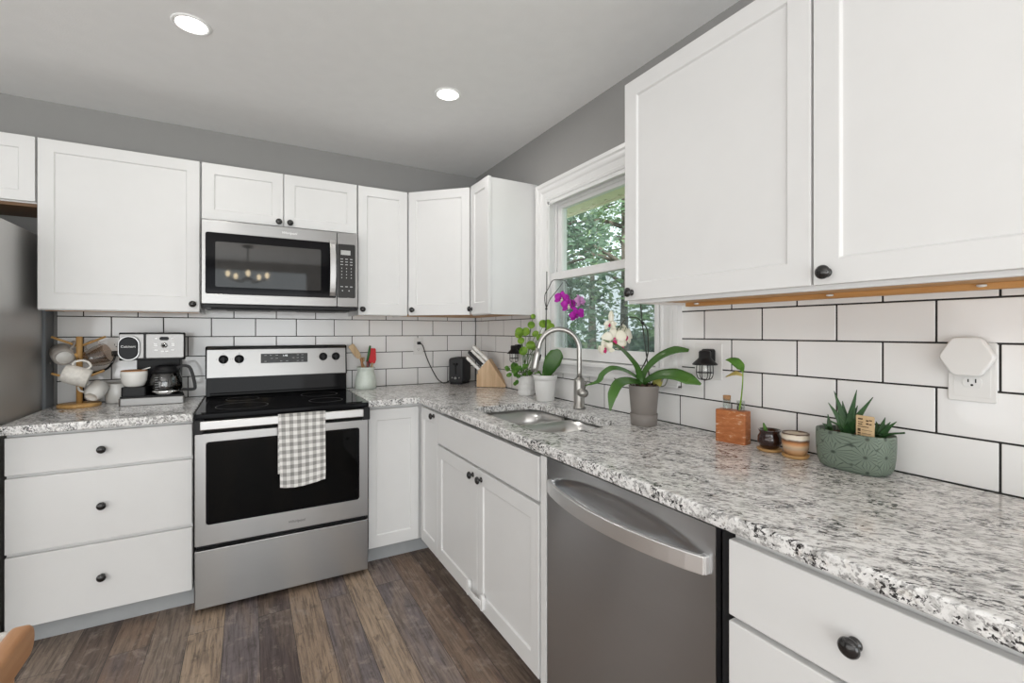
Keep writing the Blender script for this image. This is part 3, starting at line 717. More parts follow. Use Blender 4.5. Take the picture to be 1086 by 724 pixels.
# sink
sk = thing('sink', 'stainless double bowl undermount sink in the granite', 'sink', (-.375, -1.46, .66))
def bowl(y0, y1, dz):
    m = MB(); x0, x1 = -.567, -.183
    prev = None; lays = []
    for (ins, z, r) in ((0, .868, .085), (.004, .80, .085), (.012, .868-dz+.03, .08), (.03, .868-dz+.006, .07), (.06, .868-dz, .05)):
        lays.append([(x, y, z) for x, y in rrect(x0+ins, x1-ins, y0+ins, y1-ins, r, 8)])
    n = len(lays[0]); vs = [p for l in lays for p in l]; fs = []
    for a in range(len(lays)-1):
        for i in range(n): j = (i+1) % n; fs.append([a*n+i, a*n+j, (a+1)*n+j, (a+1)*n+i])
    fs.append([(len(lays)-1)*n+i for i in range(n)])
    m.add(vs, fs, True); return m
for (y0, y1) in ((-1.445, -1.118), (-1.802, -1.465)):
    b = meshobj('bowl', bowl(y0, y1, .19), 'steels', sk)
    sol = b.modifiers.new('sheet', 'SOLIDIFY'); sol.thickness = .0015; sol.offset = -1
    meshobj('drain', MB().lathe([(0, .6805), (.03, .6805), (.04, .683), (.043, .681), (.043, .678), (0, .678)], (-.375, (y0+y1)/2, 0), n=28), 'chrome', b)
meshobj('divider', MB().box(-.56, -.19, -1.466, -1.444, .862, .868), 'steels', sk, bev=.002)

# faucet
fx, fy = -.098, -1.393
fa = thing('faucet', 'brushed nickel gooseneck pull-down faucet beside the sink', 'faucet', (fx, fy, .906))
meshobj('base', MB().lathe([(0, 0), (.030, 0), (.030, .006), (.0265, .010), (.0265, .130), (.0235, .142), (.016, .148), (0, .148)], (fx, fy, .906), n=32), 'nickel', fa)
dx, dy = -.80, .60
def fp(s, z): return (fx+dx*s, fy+dy*s, z)
neck = [fp(0, 1.05), fp(0, 1.13), fp(0, 1.19)]+[fp(.098-.098*math.cos(a), 1.19+.098*math.sin(a)) for a in [R(q) for q in range(15, 166, 15)]]+[fp(.199, 1.185)]
meshobj('spout', MB().tube(cr(neck, 3), .0125, 16), 'nickel', fa)
meshobj('spray_head', MB().tube([fp(.198, 1.195), fp(.204, 1.165), fp(.216, 1.10), fp(.221, 1.078)], [.0145, .016, .0185, .0165], 18), 'nickel', fa)
meshobj('spray_button', MB().tube([fp(.189, 1.165), fp(.196, 1.135)], .006, 10), 'black', fa)
hx, hy = -.28, -.96
meshobj('handle', MB().tube([(fx+hx*.010, fy+hy*.010, .983), (fx+hx*.030, fy+hy*.030, .984), (fx+hx*.066, fy+hy*.066, .986)], [.0205, .0205, .0195], 22).tube([(fx+hx*.056, fy+hy*.056, 1.000), (fx+hx*.085, fy+hy*.085, 1.035), (fx+hx*.105, fy+hy*.105, 1.062)], [.006, .005, .0045], 10), 'nickel', fa)

# ------------------------------------------------------------------ dishwasher
dw = thing('dishwasher', 'stainless dishwasher with bowed bar handle under the counter', 'dishwasher', (-.33, -2.25, 0))
body(dw, (-.612, -.03, -2.556, -1.930, .02, .862), name='tub', mat='black')
DY0, DY1, DZ0, DZ1 = -2.558, -1.923, .105, .864
def dwdoor(u, v):
    y = DY1+(DY0-DY1)*u; z = DZ0+(DZ1-DZ0)*v
    # shallow scooped pocket behind the handle
    q = 1-((u-.5)/.45)**2-((z-.788)/.050)**2
    q = max(0, min(1, q*1.3)); d = .022*q*q*(3-2*q)
    return (-.640+d, y, z)
dm2 = MB().grid(dwdoor, 110, 200, True)
dm2.add([(-.640, DY1, DZ0), (-.612, DY1, DZ0), (-.612, DY1, DZ1), (-.640, DY1, DZ1)], [[0, 1, 2, 3]]); dm2.add([(-.640, DY0, DZ0), (-.612, DY0, DZ0), (-.612, DY0, DZ1), (-.640, DY0, DZ1)], [[0, 1, 2, 3]]); dm2.add([(-.640, DY0, DZ1), (-.612, DY0, DZ1), (-.612, DY1, DZ1), (-.640, DY1, DZ1)], [[0, 1, 2, 3]])
dd = meshobj('door', dm2, 'steelv', dw)
hp = []
for k in range(17):
    u = k/16; hp.append((-.650-.050*math.sin(PI*u)**.8, -1.948-.590*u, .778))
hm = MB().strip(hp, .020, .006, (0, 0, 1)); hm.box(-.652, -.636, -1.960, -1.944, .758, .798); hm.box(-.652, -.636, -2.542, -2.526, .758, .798)
meshobj('handle', hm, 'barsteel', dd, bev=.002)
body(dw, (-.622, -.612, -2.586, -2.560, .03, .866), name='side_gap_strip', mat='black')  # black strip stands in for the shade in the gap beside the door
body(dw, (-.560, -.545, -2.556, -1.93, .0, .10), name='toe_kick', mat='black')

# ------------------------------------------------------------------ range
RX0, RX1 = -1.703, -.946
rg = thing('range', 'stainless freestanding electric range with black glass top', 'range', (-1.325, -.36, 0))
body(rg, (RX0+.004, RX1-.004, -.655, -.02, .03, .888), name='body', mat='black')
for x in (RX0+.05, RX1-.05):
    for y in (-.60, -.08): meshobj('foot', MB().lathe([(0, 0), (.018, 0), (.018, .008), (.01, .010), (.01, .032), (0, .032)], (x, y, 0), n=14), 'black', rg)
ct = meshobj('cooktop', MB().prism(rrect(RX0-.003, RX1+.003, -.700, -.06, .012), lambda p, d: (p[0], p[1], d), .882, .906), 'gloss', rg, bev=.004, seg=3)
meshobj('cooktop_glass', MB().prism(rrect(RX0+.022, RX1-.022, -.672, -.10, .01), lambda p, d: (p[0], p[1], d), .9055, .909), 'gloss', rg, bev=.0015)
MT['ring'] = pm('burner_grey', (.05, .05, .05), .3)
for x, y, r in ((-1.52, -.52, .115), (-1.13, -.52, .085), (-1.52, -.25, .08), (-1.13, -.25, .10)):
    meshobj('burner_ring', MB().lathe([(r-.003, .9088), (r-.003, .9094), (r, .9094), (r, .9088)], (x, y, 0), n=48), 'ring', rg)
m = MB().prism([(-.066, .906), (-.080, .908), (-.074, 1.020), (-.012, 1.020), (-.012, .906)], lambda p, d: (d, p[0], p[1]), RX0+.001, RX1-.001)
meshobj('vent_riser', m, 'gloss', rg, bev=.003)
rb = MB()
for k in range(2): rb.box(RX0+.02, RX1-.02, -.093-.006*k, -.082, .912+.012*k, .917+.012*k)
meshobj('riser_rib', rb, 'gloss', rg, bev=.002)
m = MB().prism([(-.078, 1.012), (-.062, 1.172), (-.054, 1.184), (-.040, 1.188), (-.012, 1.188), (-.012, 1.012)], lambda p, d: (d, p[0], p[1]), RX0+.002, RX1-.002)
bg = meshobj('backguard', m, 'steel', rg, bev=.004, seg=3)
def bgy(z): return -.078+.016*(z-1.012)/.16
def bgp(x, z, d=0): return (x, bgy(z)-d, z)
meshobj('end_cap', MB().prism([(-.080, 1.010), (-.064, 1.176), (-.054, 1.188), (-.012, 1.1915), (-.012, 1.010)], lambda p, d: (d, p[0], p[1]), RX0-.002, RX0+.006).prism([(-.080, 1.010), (-.064, 1.176), (-.054, 1.188), (-.012, 1.1915), (-.012, 1.010)], lambda p, d: (d, p[0], p[1]), RX1-.006, RX1+.002).box(RX0, RX1, -.05, -.012, 1.1875, 1.192), 'black', rg, bev=.002)
meshobj('control_panel', MB().add([bgp(-1.430, 1.090), bgp(-1.175, 1.090), bgp(-1.175, 1.145), bgp(-1.430, 1.145), bgp(-1.430, 1.090, .0015), bgp(-1.175, 1.090, .0015), bgp(-1.175, 1.145, .0015), bgp(-1.430, 1.145, .0015)], MB.BF), pm('panel_black', (.02, .021, .022), .25), bg)
sl = (0, -.0995, .995)
text('clock', '1:48', .016, bgp(-1.300, 1.132, .002), (1, 0, 0), (0, .0995, .995), 'lit', bg)
for x, z in ((-1.405, 1.135), (-1.378, 1.135), (-1.345, 1.135), (-1.405, 1.100), (-1.372, 1.117), (-1.345, 1.117), (-1.322, 1.100), (-1.29, 1.100), (-1.23, 1.135), (-1.205, 1.135), (-1.23, 1.118), (-1.205, 1.118), (-1.23, 1.100), (-1.205, 1.100), (-1.255, 1.118)):
    q = Vector(bgp(x, z, .0018)); meshobj('touch_key', MB().box(q.x-.006, q.x+.006, q.y-.0002, q.y+.0003, q.z-.0012, q.z+.0012), 'legend', bg)
nrm = Vector((0, -.995, -.0995))
for x, z in ((-1.618, 1.118), (-1.540, 1.118), (-1.085, 1.121), (-1.010, 1.121)):
    k = meshobj('burner_knob', MB().lathe([(0, 0), (.0245, 0), (.0245, .006), (.0215, .010), (.020, .022), (.017, .025), (0, .025)], bgp(x, z), nrm, 28), 'black', bg)
    p0 = Vector(bgp(x, z))+nrm*.029
    meshobj('grip', MB().strip([p0+Vector((0, 0, -.019)), p0+Vector((0, 0, .019))], .005, .006, (1, 0, 0)), 'black', k, bev=.0015)
    for a in (90, 180, 270, 0):
        q = Vector(bgp(x+.034*math.cos(R(a)), z+.034*math.sin(R(a)), .0006)); meshobj('tick_mark', MB().box(q.x-.0018, q.x+.0018, q.y-.0004, q.y+.0004, q.z-.0018, q.z+.0018), 'logo', k)
meshobj('vent_gap', MB().box(RX0+.002, RX1-.002, -.680, -.655, .818, .884), 'dark', rg)
od = MB(); X0, X1 = RX0, RX1
fr = rrect(-1.660, -.990, .402, .776, .012, 5)
def frame_with_hole(x0, x1, z0, z1, hole, yf, yb):
    mb = slab_with_hole([(x0, z0), (x1, z0), (x1, z1), (x0, z1)], hole, yf, yb)
    mb.v = [Vector((v.x, v.z, v.y)) for v in mb.v]; return mb
dr = meshobj('oven_door', frame_with_hole(X0, X1, .311, .816, fr, -.690, -.660), 'steel', rg, bev=.002)
meshobj('oven_window', MB().box(-1.668, -.982, -.686, -.672, .395, .783), 'oven', dr)
meshobj('window_bezel', frame_with_hole(-1.664, -.986, .398, .780, rrect(-1.652, -.998, .410, .768, .012, 5), -.688, -.682), 'gloss', dr)
h = meshobj('handle', MB().box(-1.680, -.979, -.745, -.729, .840, .879), 'handle', dr, bev=.004, seg=3)
meshobj('handle_bracket', MB().box(-1.703, -1.668, -.738, -.684, .822, .884), 'black', dr, bev=.003)
meshobj('handle_bracket', MB().box(-.982, -.946, -.738, -.684, .822, .884), 'black', dr, bev=.003)
text('maker_name', 'Whirlpool', .018, (-1.288, -.6905, .349), (1, 0, 0), (0, 0, 1), 'logo', dr, shear=.2)
meshobj('storage_drawer', MB().box(X0, X1, -.690, -.658, .028, .290), 'steel', rg, bev=.003)

# towel over the oven handle
tw = MB(); TX0, TX1 = -1.372, -1.162
path = [(-.7265, .60), (-.7255, .80), (-.7265, .868), (-.730, .8825), (-.737, .8835), (-.744, .8825), (-.748, .872), (-.749, .80), (-.751, .70), (-.753, .60), (-.756, .548)]
pp = cr([(0, y, z) for y, z in path], 5); acc = [0]
for a, b in zip(pp, pp[1:]): acc.append(acc[-1]+(b-a).length)
def towel(u, v):
    i = v*(len(pp)-1); j = min(int(i), len(pp)-2); q = pp[j].lerp(pp[j+1], i-j); front = max(0, min(1, (v-.50)/.5))
    wv = (.0035*math.sin(u*9+1)+.003*math.sin(u*17+v*6)+.0025*math.sin(u*5-v*14))*front
    x = TX0+(TX1-TX0)*u; x += (.006*(1-u)*front+.003*math.sin(v*9)*front-.005*u*front)
    z = q.z+front**3*(-.012*math.sin(u*PI*1.1+.35)+.012*(u > .6)*0)
    return (x, q.y-abs(wv)-.0004*front, z)
def towuv(u, v):
    i = v*(len(pp)-1); j = min(int(i), len(pp)-2); return (u*.211+.005, acc[j]+(acc[j+1]-acc[j])*(i-j))
tw.grid(towel, 44, 100, True, towuv)
o = meshobj('dish_towel', tw, gingham(), None, org=(-1.267, -.74, .6)); tag(o, 'grey and white gingham dish towel hung on the oven handle', 'towel')
sd = o.modifiers.new('cloth', 'SOLIDIFY'); sd.thickness = .0016; sd.offset = 0

# ------------------------------------------------------------------ upper cabinets
UZ0, UZ1 = 1.378, 2.148
def upper(parent, x0, x1, z0, z1, yb=-.310):
    """open-bottomed carcass with face frame lip and recessed wooden underside, on the back wall"""
    m = MB(); m.box(x0, x1, yb, -.003, z0+.012, z1-.004); m.box(x0, x1, yb, yb+.018, z0-.004, z0+.014); m.box(x0, x0+.012, yb, -.003, z0-.002, z0+.014); m.box(x1-.012, x1, yb, -.003, z0-.002, z0+.014)
    meshobj('body', m, 'white', parent, .001)
    meshobj('bottom_panel', MB().box(x0+.013, x1-.013, yb+.019, -.004, z0+.004, z0+.0115), 'under', parent)
c = thing('upper_cabinet', 'wide white single-door wall cabinet above the coffee maker', 'cabinet', (-2.016, -.16, UZ0)); upper(c, -2.322, -1.709, UZ0, UZ1)
door(c, (-2.318, -.311), EX, NY, .606, UZ0, UZ1, [(.578, 1.416)], st=.054, rt=.055, rb=.073)
meshobj('rail', MB().box(-2.305, -1.72, -.285, -.268, UZ0-.006, UZ0+.004), 'under', c)
c = thing('upper_cabinet', 'white two-door wall cabinet directly above the microwave', 'cabinet', (-1.315, -.16, 1.86))
body(c, (-1.706, -.927, -.310, -.003, 1.852, UZ1-.004))
door(c, (-1.702, -.311), EX, NY, .376, 1.858, UZ1, [(.354, 1.879)], st=.054, rt=.054, rb=.050); door(c, (-1.322, -.311), EX, NY, .390, 1.858, UZ1, [(.030, 1.879)], st=.054, rt=.054, rb=.050)
c = thing('upper_cabinet', 'narrow white single-door wall cabinet between microwave and corner cabinet', 'cabinet', (-.775, -.16, UZ0)); upper(c, -.924, -.622, UZ0, UZ1)
door(c, (-.924, -.311), EX, NY, .298, UZ0, UZ1, [(.023, 1.410)], st=.052, rt=.055, rb=.068)
# diagonal corner cabinet
c = thing('corner_upper_cabinet', 'white wall cabinet set diagonally across the corner', 'cabinet', (-.25, -.25, UZ0))
poly = [(-.619, -.003), (-.619, -.306), (-.306, -.619), (-.003, -.619), (-.003, -.003)]
meshobj('body', MB().prism(poly, lambda p, d: (p[0], p[1], d), UZ0+.010, UZ1-.004), 'white', c, .001)
pi_ = [(-.600, -.010), (-.600, -.300), (-.300, -.600), (-.010, -.600), (-.010, -.010)]
meshobj('bottom_panel', MB().prism(pi_, lambda p, d: (p[0], p[1], d), UZ0+.002, UZ0+.0098), 'under', c)
s2 = math.sqrt(.5)
door(c, (-.605, -.321), (s2, -s2), (-s2, -s2), .406, UZ0, UZ1, [(.030, 1.412)], st=.052, rt=.055, rb=.068, d0=.001)
c = thing('upper_cabinet', 'narrow white wall cabinet between the diagonal corner and the window', 'cabinet', (-.16, -.75, UZ0))
body(c, (-.310, -.003, -.868, -.622, UZ0+.010, UZ1-.004)); body(c, (-.311, -.003, -.868, -.852, UZ0-.004, UZ0+.012), (-.311, -.294, -.852, -.622, UZ0-.004, UZ0+.012), name='face_frame')
meshobj('bottom_panel', MB().box(-.293, -.010, -.851, -.628, UZ0+.002, UZ0+.0098), 'under', c)
door(c, (-.311, -.640), WY, NX, .232, UZ0, UZ1, [(.014, 1.412)], st=.045, rt=.055, rb=.068)
# big wall cabinet on the window wall
c = thing('upper_cabinet', 'large white two-door wall cabinet over the window end of the counter', 'cabinet', (-.16, -2.6, UZ0))
m = MB(); m.box(-.310, -.003, -3.25, -1.953, 1.394, UZ1-.004); m.box(-.311, -.292, -3.25, -1.953, 1.374, 1.396); m.box(-.292, -.003, -1.966, -1.953, 1.376, 1.395)
meshobj('body', m, 'white', c, .001)
meshobj('bottom_panel', MB().box(-.291, -.004, -3.25, -1.967, 1.386, 1.3935), 'under', c)
meshobj('nailer', MB().box(-.030, -.004, -3.25, -1.967, 1.372, 1.386), 'under', c)
door(c, (-.311, -1.955), WY, NX, .629, 1.385, 2.150, [(.034, 1.412)], st=.056, rt=.056, rb=.058)
door(c, (-.311, -2.590), WY, NX, .640, 1.385, 2.150, [(.030, 1.412)], st=.056, rt=.056, rb=.058)
for y in (-2.02, -2.48, -2.80): meshobj('screw_cap', MB().lathe([(0, 0), (.009, 0), (.009, -.004), (.004, -.0055), (0, -.0055)], (-.034, y, 1.383), n=16), 'plate', c)
c = thing('upper_cabinet', 'white wall cabinet over the fridge with a dark wood underside', 'cabinet', (-2.62, -.16, 1.86))
body(c, (-2.93, -2.325, -.310, -.003, 1.852, UZ1-.004)); meshobj('bottom_rail', MB().box(-2.93, -2.326, -.309, -.255, 1.838, 1.852), 'underd', c); meshobj('bottom_panel', MB().box(-2.93, -2.326, -.254, -.005, 1.844, 1.8515), 'underd', c)
door(c, (-2.626, -.311), EX, NY, .300, 1.858, UZ1, [(.115, 1.882)], st=.052, rt=.055, rb=.045); door(c, (-2.930, -.311), EX, NY, .300, 1.858, UZ1, [(.27, 1.882)], st=.052, rt=.055, rb=.045)

# ------------------------------------------------------------------ fridge
f = thing('refrigerator', 'tall grey fridge beside the short countertop', 'refrigerator', (-2.80, -.36, 0))
body(f, (-3.26, -2.362, -.68, -.115, .02, 1.735), name='cabinet', mat='fridge', bev=.004)
body(f, (-3.25, -2.350, -.115, -.012, .02, 1.70), name='rear_panel', mat='fback', bev=.002)
for z in (1.19, 1.12): meshobj('screw', MB().lathe([(0, 0), (.006, 0), (.006, .002), (0, .002)], (-2.350, -.06, z), (1, 0, 0), 12), 'blade', f)
for x0, x1 in ((-3.26, -2.814), (-2.808, -2.362)):
    d_ = body(f, (x0, x1, -.755, -.684, .62, 1.735), name='door', mat='fridge', bev=.008)
    hxx = -2.836 if x0 < -3 else -2.786
    meshobj('handle', MB().tube(cr([(hxx, -.757, .80), (hxx, -.80, .84), (hxx, -.80, 1.40), (hxx, -.757, 1.44)], 4), .011, 10), 'handle', d_)
body(f, (-3.26, -2.362, -.755, -.684, .06, .61), name='freezer_drawer', mat='fridge', bev=.008)

# ------------------------------------------------------------------ microwave
mw = thing('microwave', 'stainless over-the-range microwave with black glass door', 'microwave', (-1.32, -.2, 1.41))
body(mw, (-1.696, -.942, -.375, -.004, 1.412, 1.841), name='case', mat='black')
d_ = meshobj('door', frame_with_hole(-1.699, -1.056, 1.418, 1.842, rrect(-1.682, -1.060, 1.468, 1.779, .010, 5), -.400, -.376), 'steel', mw, bev=.002)
meshobj('glass', MB().prism(rrect(-1.683, -1.059, 1.467, 1.780, .010, 5), lambda p, d: (p[0], d, p[1]), -.399, -.385), 'gloss', d_)
meshobj('mesh_window', MB().prism(rrect(-1.640, -1.140, 1.505, 1.735, .008, 5), lambda p, d: (p[0], d, p[1]), -.3998, -.395), pm('perforated_window', (.030, .029, .028), .035, spec=.7), d_)
hp = [(-1.080, -.402-.030*math.sin(PI*k/14)**.6, 1.478+.312*k/14) for k in range(15)]
meshobj('handle', MB().strip(hp, .015, .005, (1, 0, 0)), 'handle', d_, bev=.002)
text('maker_name', 'Whirlpool', .018, (-1.300, -.4006, 1.810), (1, 0, 0), (0, 0, 1), 'logow', d_, shear=.2)
cp = meshobj('control_side', frame_with_hole(-1.053, -.940, 1.418, 1.842, rrect(-1.050, -.955, 1.470, 1.776, .006, 4), -.400, -.376), 'steel', mw, bev=.002)
meshobj('keypad', MB().prism(rrect(-1.051, -.954, 1.469, 1.777, .006, 4), lambda p, d: (p[0], d, p[1]), -.399, -.385), pm('keypad_black', (.02, .019, .018), .3), cp)
meshobj('display', MB().box(-1.034, -.982, -.4002, -.398, 1.716, 1.742), 'screenlcd', cp)
kp = MB()
for r_ in range(3):
    for q in range(3): kp.box(-1.036+.026*q, -1.022+.026*q, -.4000, -.3985, 1.690-.016*r_, 1.694-.016*r_)
for r_ in range(4):
    for q in range(3): kp.box(-1.031+.026*q, -1.027+.026*q, -.4000, -.3985, 1.636-.018*r_, 1.642-.018*r_)
for q in range(3): kp.box(-1.036+.026*q, -1.022+.026*q, -.4000, -.3985, 1.532, 1.536)
for q in range(2): kp.box(-1.028+.036*q, -1.022+.036*q, -.4000, -.3985, 1.508, 1.514)
meshobj('key_legend', kp, 'legend', cp)
u_ = MB(); u_.box(-1.696, -.942, -.398, -.004, 1.398, 1.414); u_.box(-1.66, -.98, -.36, -.30, 1.392, 1.398); u_.box(-1.60, -1.38, -.24, -.08, 1.393, 1.398); u_.box(-1.24, -1.02, -.24, -.08, 1.393, 1.398)
meshobj('vent_base', u_, 'black', mw, bev=.002)

# ------------------------------------------------------------------ wall outlets
def duplex(mb_face, y, z):
    pass
def wall_y_plate(parent, x0, x1, z0, z1):
    return meshobj('plate', MB().prism(rrect(x0, x1, z0, z1, .004, 3), lambda p, d: (p[0], d, p[1]), -.0005, -.006), 'plate', parent, bev=.0018)
def wall_x_plate(parent, y0, y1, z0, z1):
    return meshobj('plate', MB().prism(rrect(y0, y1, z0, z1, .004, 3), lambda p, d: (d, p[0], p[1]), -.0005, -.006), 'plate', parent, bev=.0018)
def receptacle(plate, fn, cu, cz, r=.0165):
    """one socket face with two blade slots and a ground hole; fn(u, z, d) gives room coordinates"""
    out = [(cu+r*math.cos(a)*1.08, cz+max(-.0125, min(.0125, r*math.sin(a)))) for a in [2*PI*k/28 for k in range(28)]]
    f_ = meshobj('socket', MB().prism(out, lambda p, d: fn(p[0], p[1], d), .0055, .0078), 'plate', plate, bev=.0006)
    for du, h in ((-.0066, .0045), (.0066, .0036)):
        meshobj('slot', MB().prism([(cu+du-.0012, cz+.0035-h), (cu+du+.0012, cz+.0035-h), (cu+du+.0012, cz+.0035+h), (cu+du-.0012, cz+.0035+h)], lambda p, d: fn(p[0], p[1], d), .0074, .0081), 'slot', f_)
    meshobj('ground_hole', MB().prism([(cu+.0026*math.cos(a), cz-.0065+.0026*math.sin(a)) for a in [2*PI*k/12 for k in range(12)]], lambda p, d: fn(p[0], p[1], d), .0074, .0081), 'slot', f_)
fy_ = lambda u, z, d: (u, -d, z)
fx_ = lambda u, z, d: (-d, u, z)
def screw_y(plate, fn, u, z): meshobj('screw', MB().prism([(u+.003*math.cos(2*PI*k/12), z+.003*math.sin(2*PI*k/12)) for k in range(12)], lambda p, d: fn(p[0], p[1], d), .0055, .0068), 'plate', plate)
# beside the coffee maker
t = thing('wall_outlet', 'white duplex outlet on the tiles between mug tree and coffee maker', 'outlet', (-2.105, 0, 1.18))
pl = wall_y_plate(t, -2.143, -2.067, 1.123, 1.240)
receptacle(pl, fy_, -2.105, 1.203); receptacle(pl, fy_, -2.105, 1.160)
t = thing('power_cord', 'thick black power cord plugged in behind the mug tree', 'cord', (-2.105, -.02, 1.16))
meshobj('plug', MB().box(-2.121, -2.089, -.030, -.0083, 1.146, 1.174), 'black', t, bev=.004)
meshobj('cable', MB().tube(cr([(-2.105, -.026, 1.155), (-2.112, -.040, 1.12), (-2.135, -.036, 1.085), (-2.17, -.030, 1.070), (-2.215, -.028, 1.05), (-2.235, -.028, .99), (-2.235, -.026, .935), (-2.22, -.022, .915)], 6), .0052, 8), 'black', t)
# behind the toaster
t = thing('wall_outlet', 'white duplex outlet on the tiles behind the toaster cord', 'outlet', (-.445, 0, 1.18))
pl = wall_y_plate(t, -.483, -.413, 1.114, 1.231)
receptacle(pl, fy_, -.448, 1.195); receptacle(pl, fy_, -.448, 1.150); screw_y(pl, fy_, -.448, 1.1725)
t = thing('power_cord', 'thin black toaster cord hanging from the outlet', 'cord', (-.44, -.02, 1.19))
meshobj('plug', MB().box(-.460, -.436, -.028, -.0083, 1.186, 1.206), 'black', t, bev=.004)
meshobj('cable', MB().tube(cr([(-.440, -.024, 1.196), (-.425, -.036, 1.175), (-.40, -.038, 1.10), (-.365, -.040, 1.02), (-.325, -.05, .945), (-.30, -.07, .918), (-.285, -.085, .9135), (-.262, -.075, .915), (-.235, -.06, .925)], 6), .0036, 8), 'black', t)
# window wall, near end
t = thing('wall_outlet', 'white outlet plate under the hexagonal white plug-in device', 'outlet', (0, -2.774, 1.18))
pl = wall_x_plate(t, -2.818, -2.732, 1.110, 1.250)
receptacle(pl, fx_, -2.776, 1.156); receptacle(pl, fx_, -2.776, 1.203)
meshobj('raised_border', MB().prism(rrect(-2.808, -2.742, 1.121, 1.239, .004, 3), lambda p, d: (d, p[0], p[1]), -.0055, -.0066), 'plate', pl, bev=.001)
t = thing('plug_in_device', 'white rounded hexagonal plug-in device on the outlet near the aloe', 'plug-in device', (-.03, -2.772, 1.217))
hexp = []
HX = [(-2.722, 1.216), (-2.748, 1.172), (-2.797, 1.172), (-2.823, 1.217), (-2.797, 1.263), (-2.748, 1.263)]
for i, (y, z) in enumerate(HX):
    a = Vector(HX[i-1]); b = Vector((y, z)); c_ = Vector(HX[(i+1) % 6])
    for w_ in (0, .5, 1):
        p = (b+(a-b)*.16).lerp(b, w_).lerp(b.lerp(b+(c_-b)*.16, w_), w_); hexp.append((p.x, p.y))
meshobj('housing', MB().prism(hexp, lambda p, d: (d, p[0], p[1]), -.012, -.036, True), 'plate', t, bev=.004, seg=3)
meshobj('prongs', MB().box(-.014, -.0085, -2.783, -2.781, 1.200, 1.206), 'blade', t)

def lantern(cy, cz, wide, label, plabel):
    t0 = thing('wall_outlet', plabel, 'outlet', (0, cy, cz))
    pl = wall_x_plate(t0, cy-wide/2, cy+wide/2, cz-.066, cz+.066)
    t = thing('lantern_night_light', label, 'night light', (-.04, cy, cz))
    yb = cy-.012
    meshobj('plug_body', MB().prism(rrect(yb-.022, yb+.022, cz-.005, cz+.046, .008, 4), lambda p, d: (d, p[0], p[1]), -.0065, -.032), 'black', t, bev=.003)
    ax = -.056; q = (ax, yb-.014, 0); zc = cz+.012
    meshobj('cap', MB().lathe([(0, zc+.030), (.017, zc+.029), (.021, zc+.024), (.021, zc+.004), (.024, zc), (.034, zc-.010), (.043, zc-.019), (.043, zc-.022), (.020, zc-.018), (0, zc-.018)], q, n=28), 'black', t)
    meshobj('arm', MB().tube([(-.030, yb, zc+.016), (ax, yb-.014, zc+.016)], .012, 10), 'black', t)
    meshobj('jar', MB().lathe([(.014, zc-.018), (.0175, zc-.026), (.019, zc-.050), (.015, zc-.062), (0, zc-.066)], q, n=24), 'clear', t)
    meshobj('lamp', MB().lathe([(.006, zc-.018), (.008, zc-.030), (.005, zc-.044), (0, zc-.046)], q, n=16), 'ceramic', t)
    for k in range(6):
        a = 2*PI*k/6+.3; ca, sa = math.cos(a), math.sin(a)
        meshobj('cage_wire', MB().tube(cr([(q[0]+ca*r, q[1]+sa*r, z) for r, z in ((.027, zc-.018), (.028, zc-.036), (.028, zc-.056), (.021, zc-.072), (.006, zc-.0765))], 4), .0016, 6), 'black', t)
    meshobj('cage_ring', MB().lathe([(.0268+.0014*math.cos(b), zc-.050+.0014*math.sin(b)) for b in [2*PI*k/8 for k in range(9)]], q, n=28), 'black', t)
    meshobj('cage_tip', MB().lathe([(0, zc-.079), (.006, zc-.078), (.006, zc-.075), (0, zc-.075)], q, n=14), 'black', t)
lantern(-2.048, 1.166, .118, 'black caged lantern night light beside the white orchid leaves', 'white double wall plate behind the lantern beside the white orchid')
lantern(-.655, 1.150, .076, 'black caged lantern night light on the tiles behind the round leaved plant', 'white wall plate behind the lantern near the knife block')

# ------------------------------------------------------------------ mug tree and mugs
TX, TY = -2.222, -.135
mt = thing('mug_tree', 'bamboo mug tree with a round base beside the fridge', 'mug tree', (TX, TY, .906))
meshobj('base', MB().lathe([(0, 0), (.080, 0), (.083, .004), (.083, .013), (.079, .017), (0, .017)], (TX, TY, .906), n=48), 'bamboo', mt)
meshobj('post', MB().lathe([(0, .016), (.0125, .016), (.0125, .342), (.010, .346), (0, .346)], (TX, TY, .906), n=24), 'bamboo', mt)
ARMS = [((-.100, -.012, .345), .300), ((.098, .010, .345), .300), ((.01, -.098, .262), .226), ((.098, -.02, .175), .135), ((-.100, -.01, .168), .130), ((.0, .08, .262), .226)]
for (ex, ey, ez), bz in ARMS: meshobj('arm', MB().tube([(TX+ex*.08, TY+ey*.08, .906+bz), (TX+ex, TY+ey, .906+ez)], .0055, 10), 'bamboo', mt)
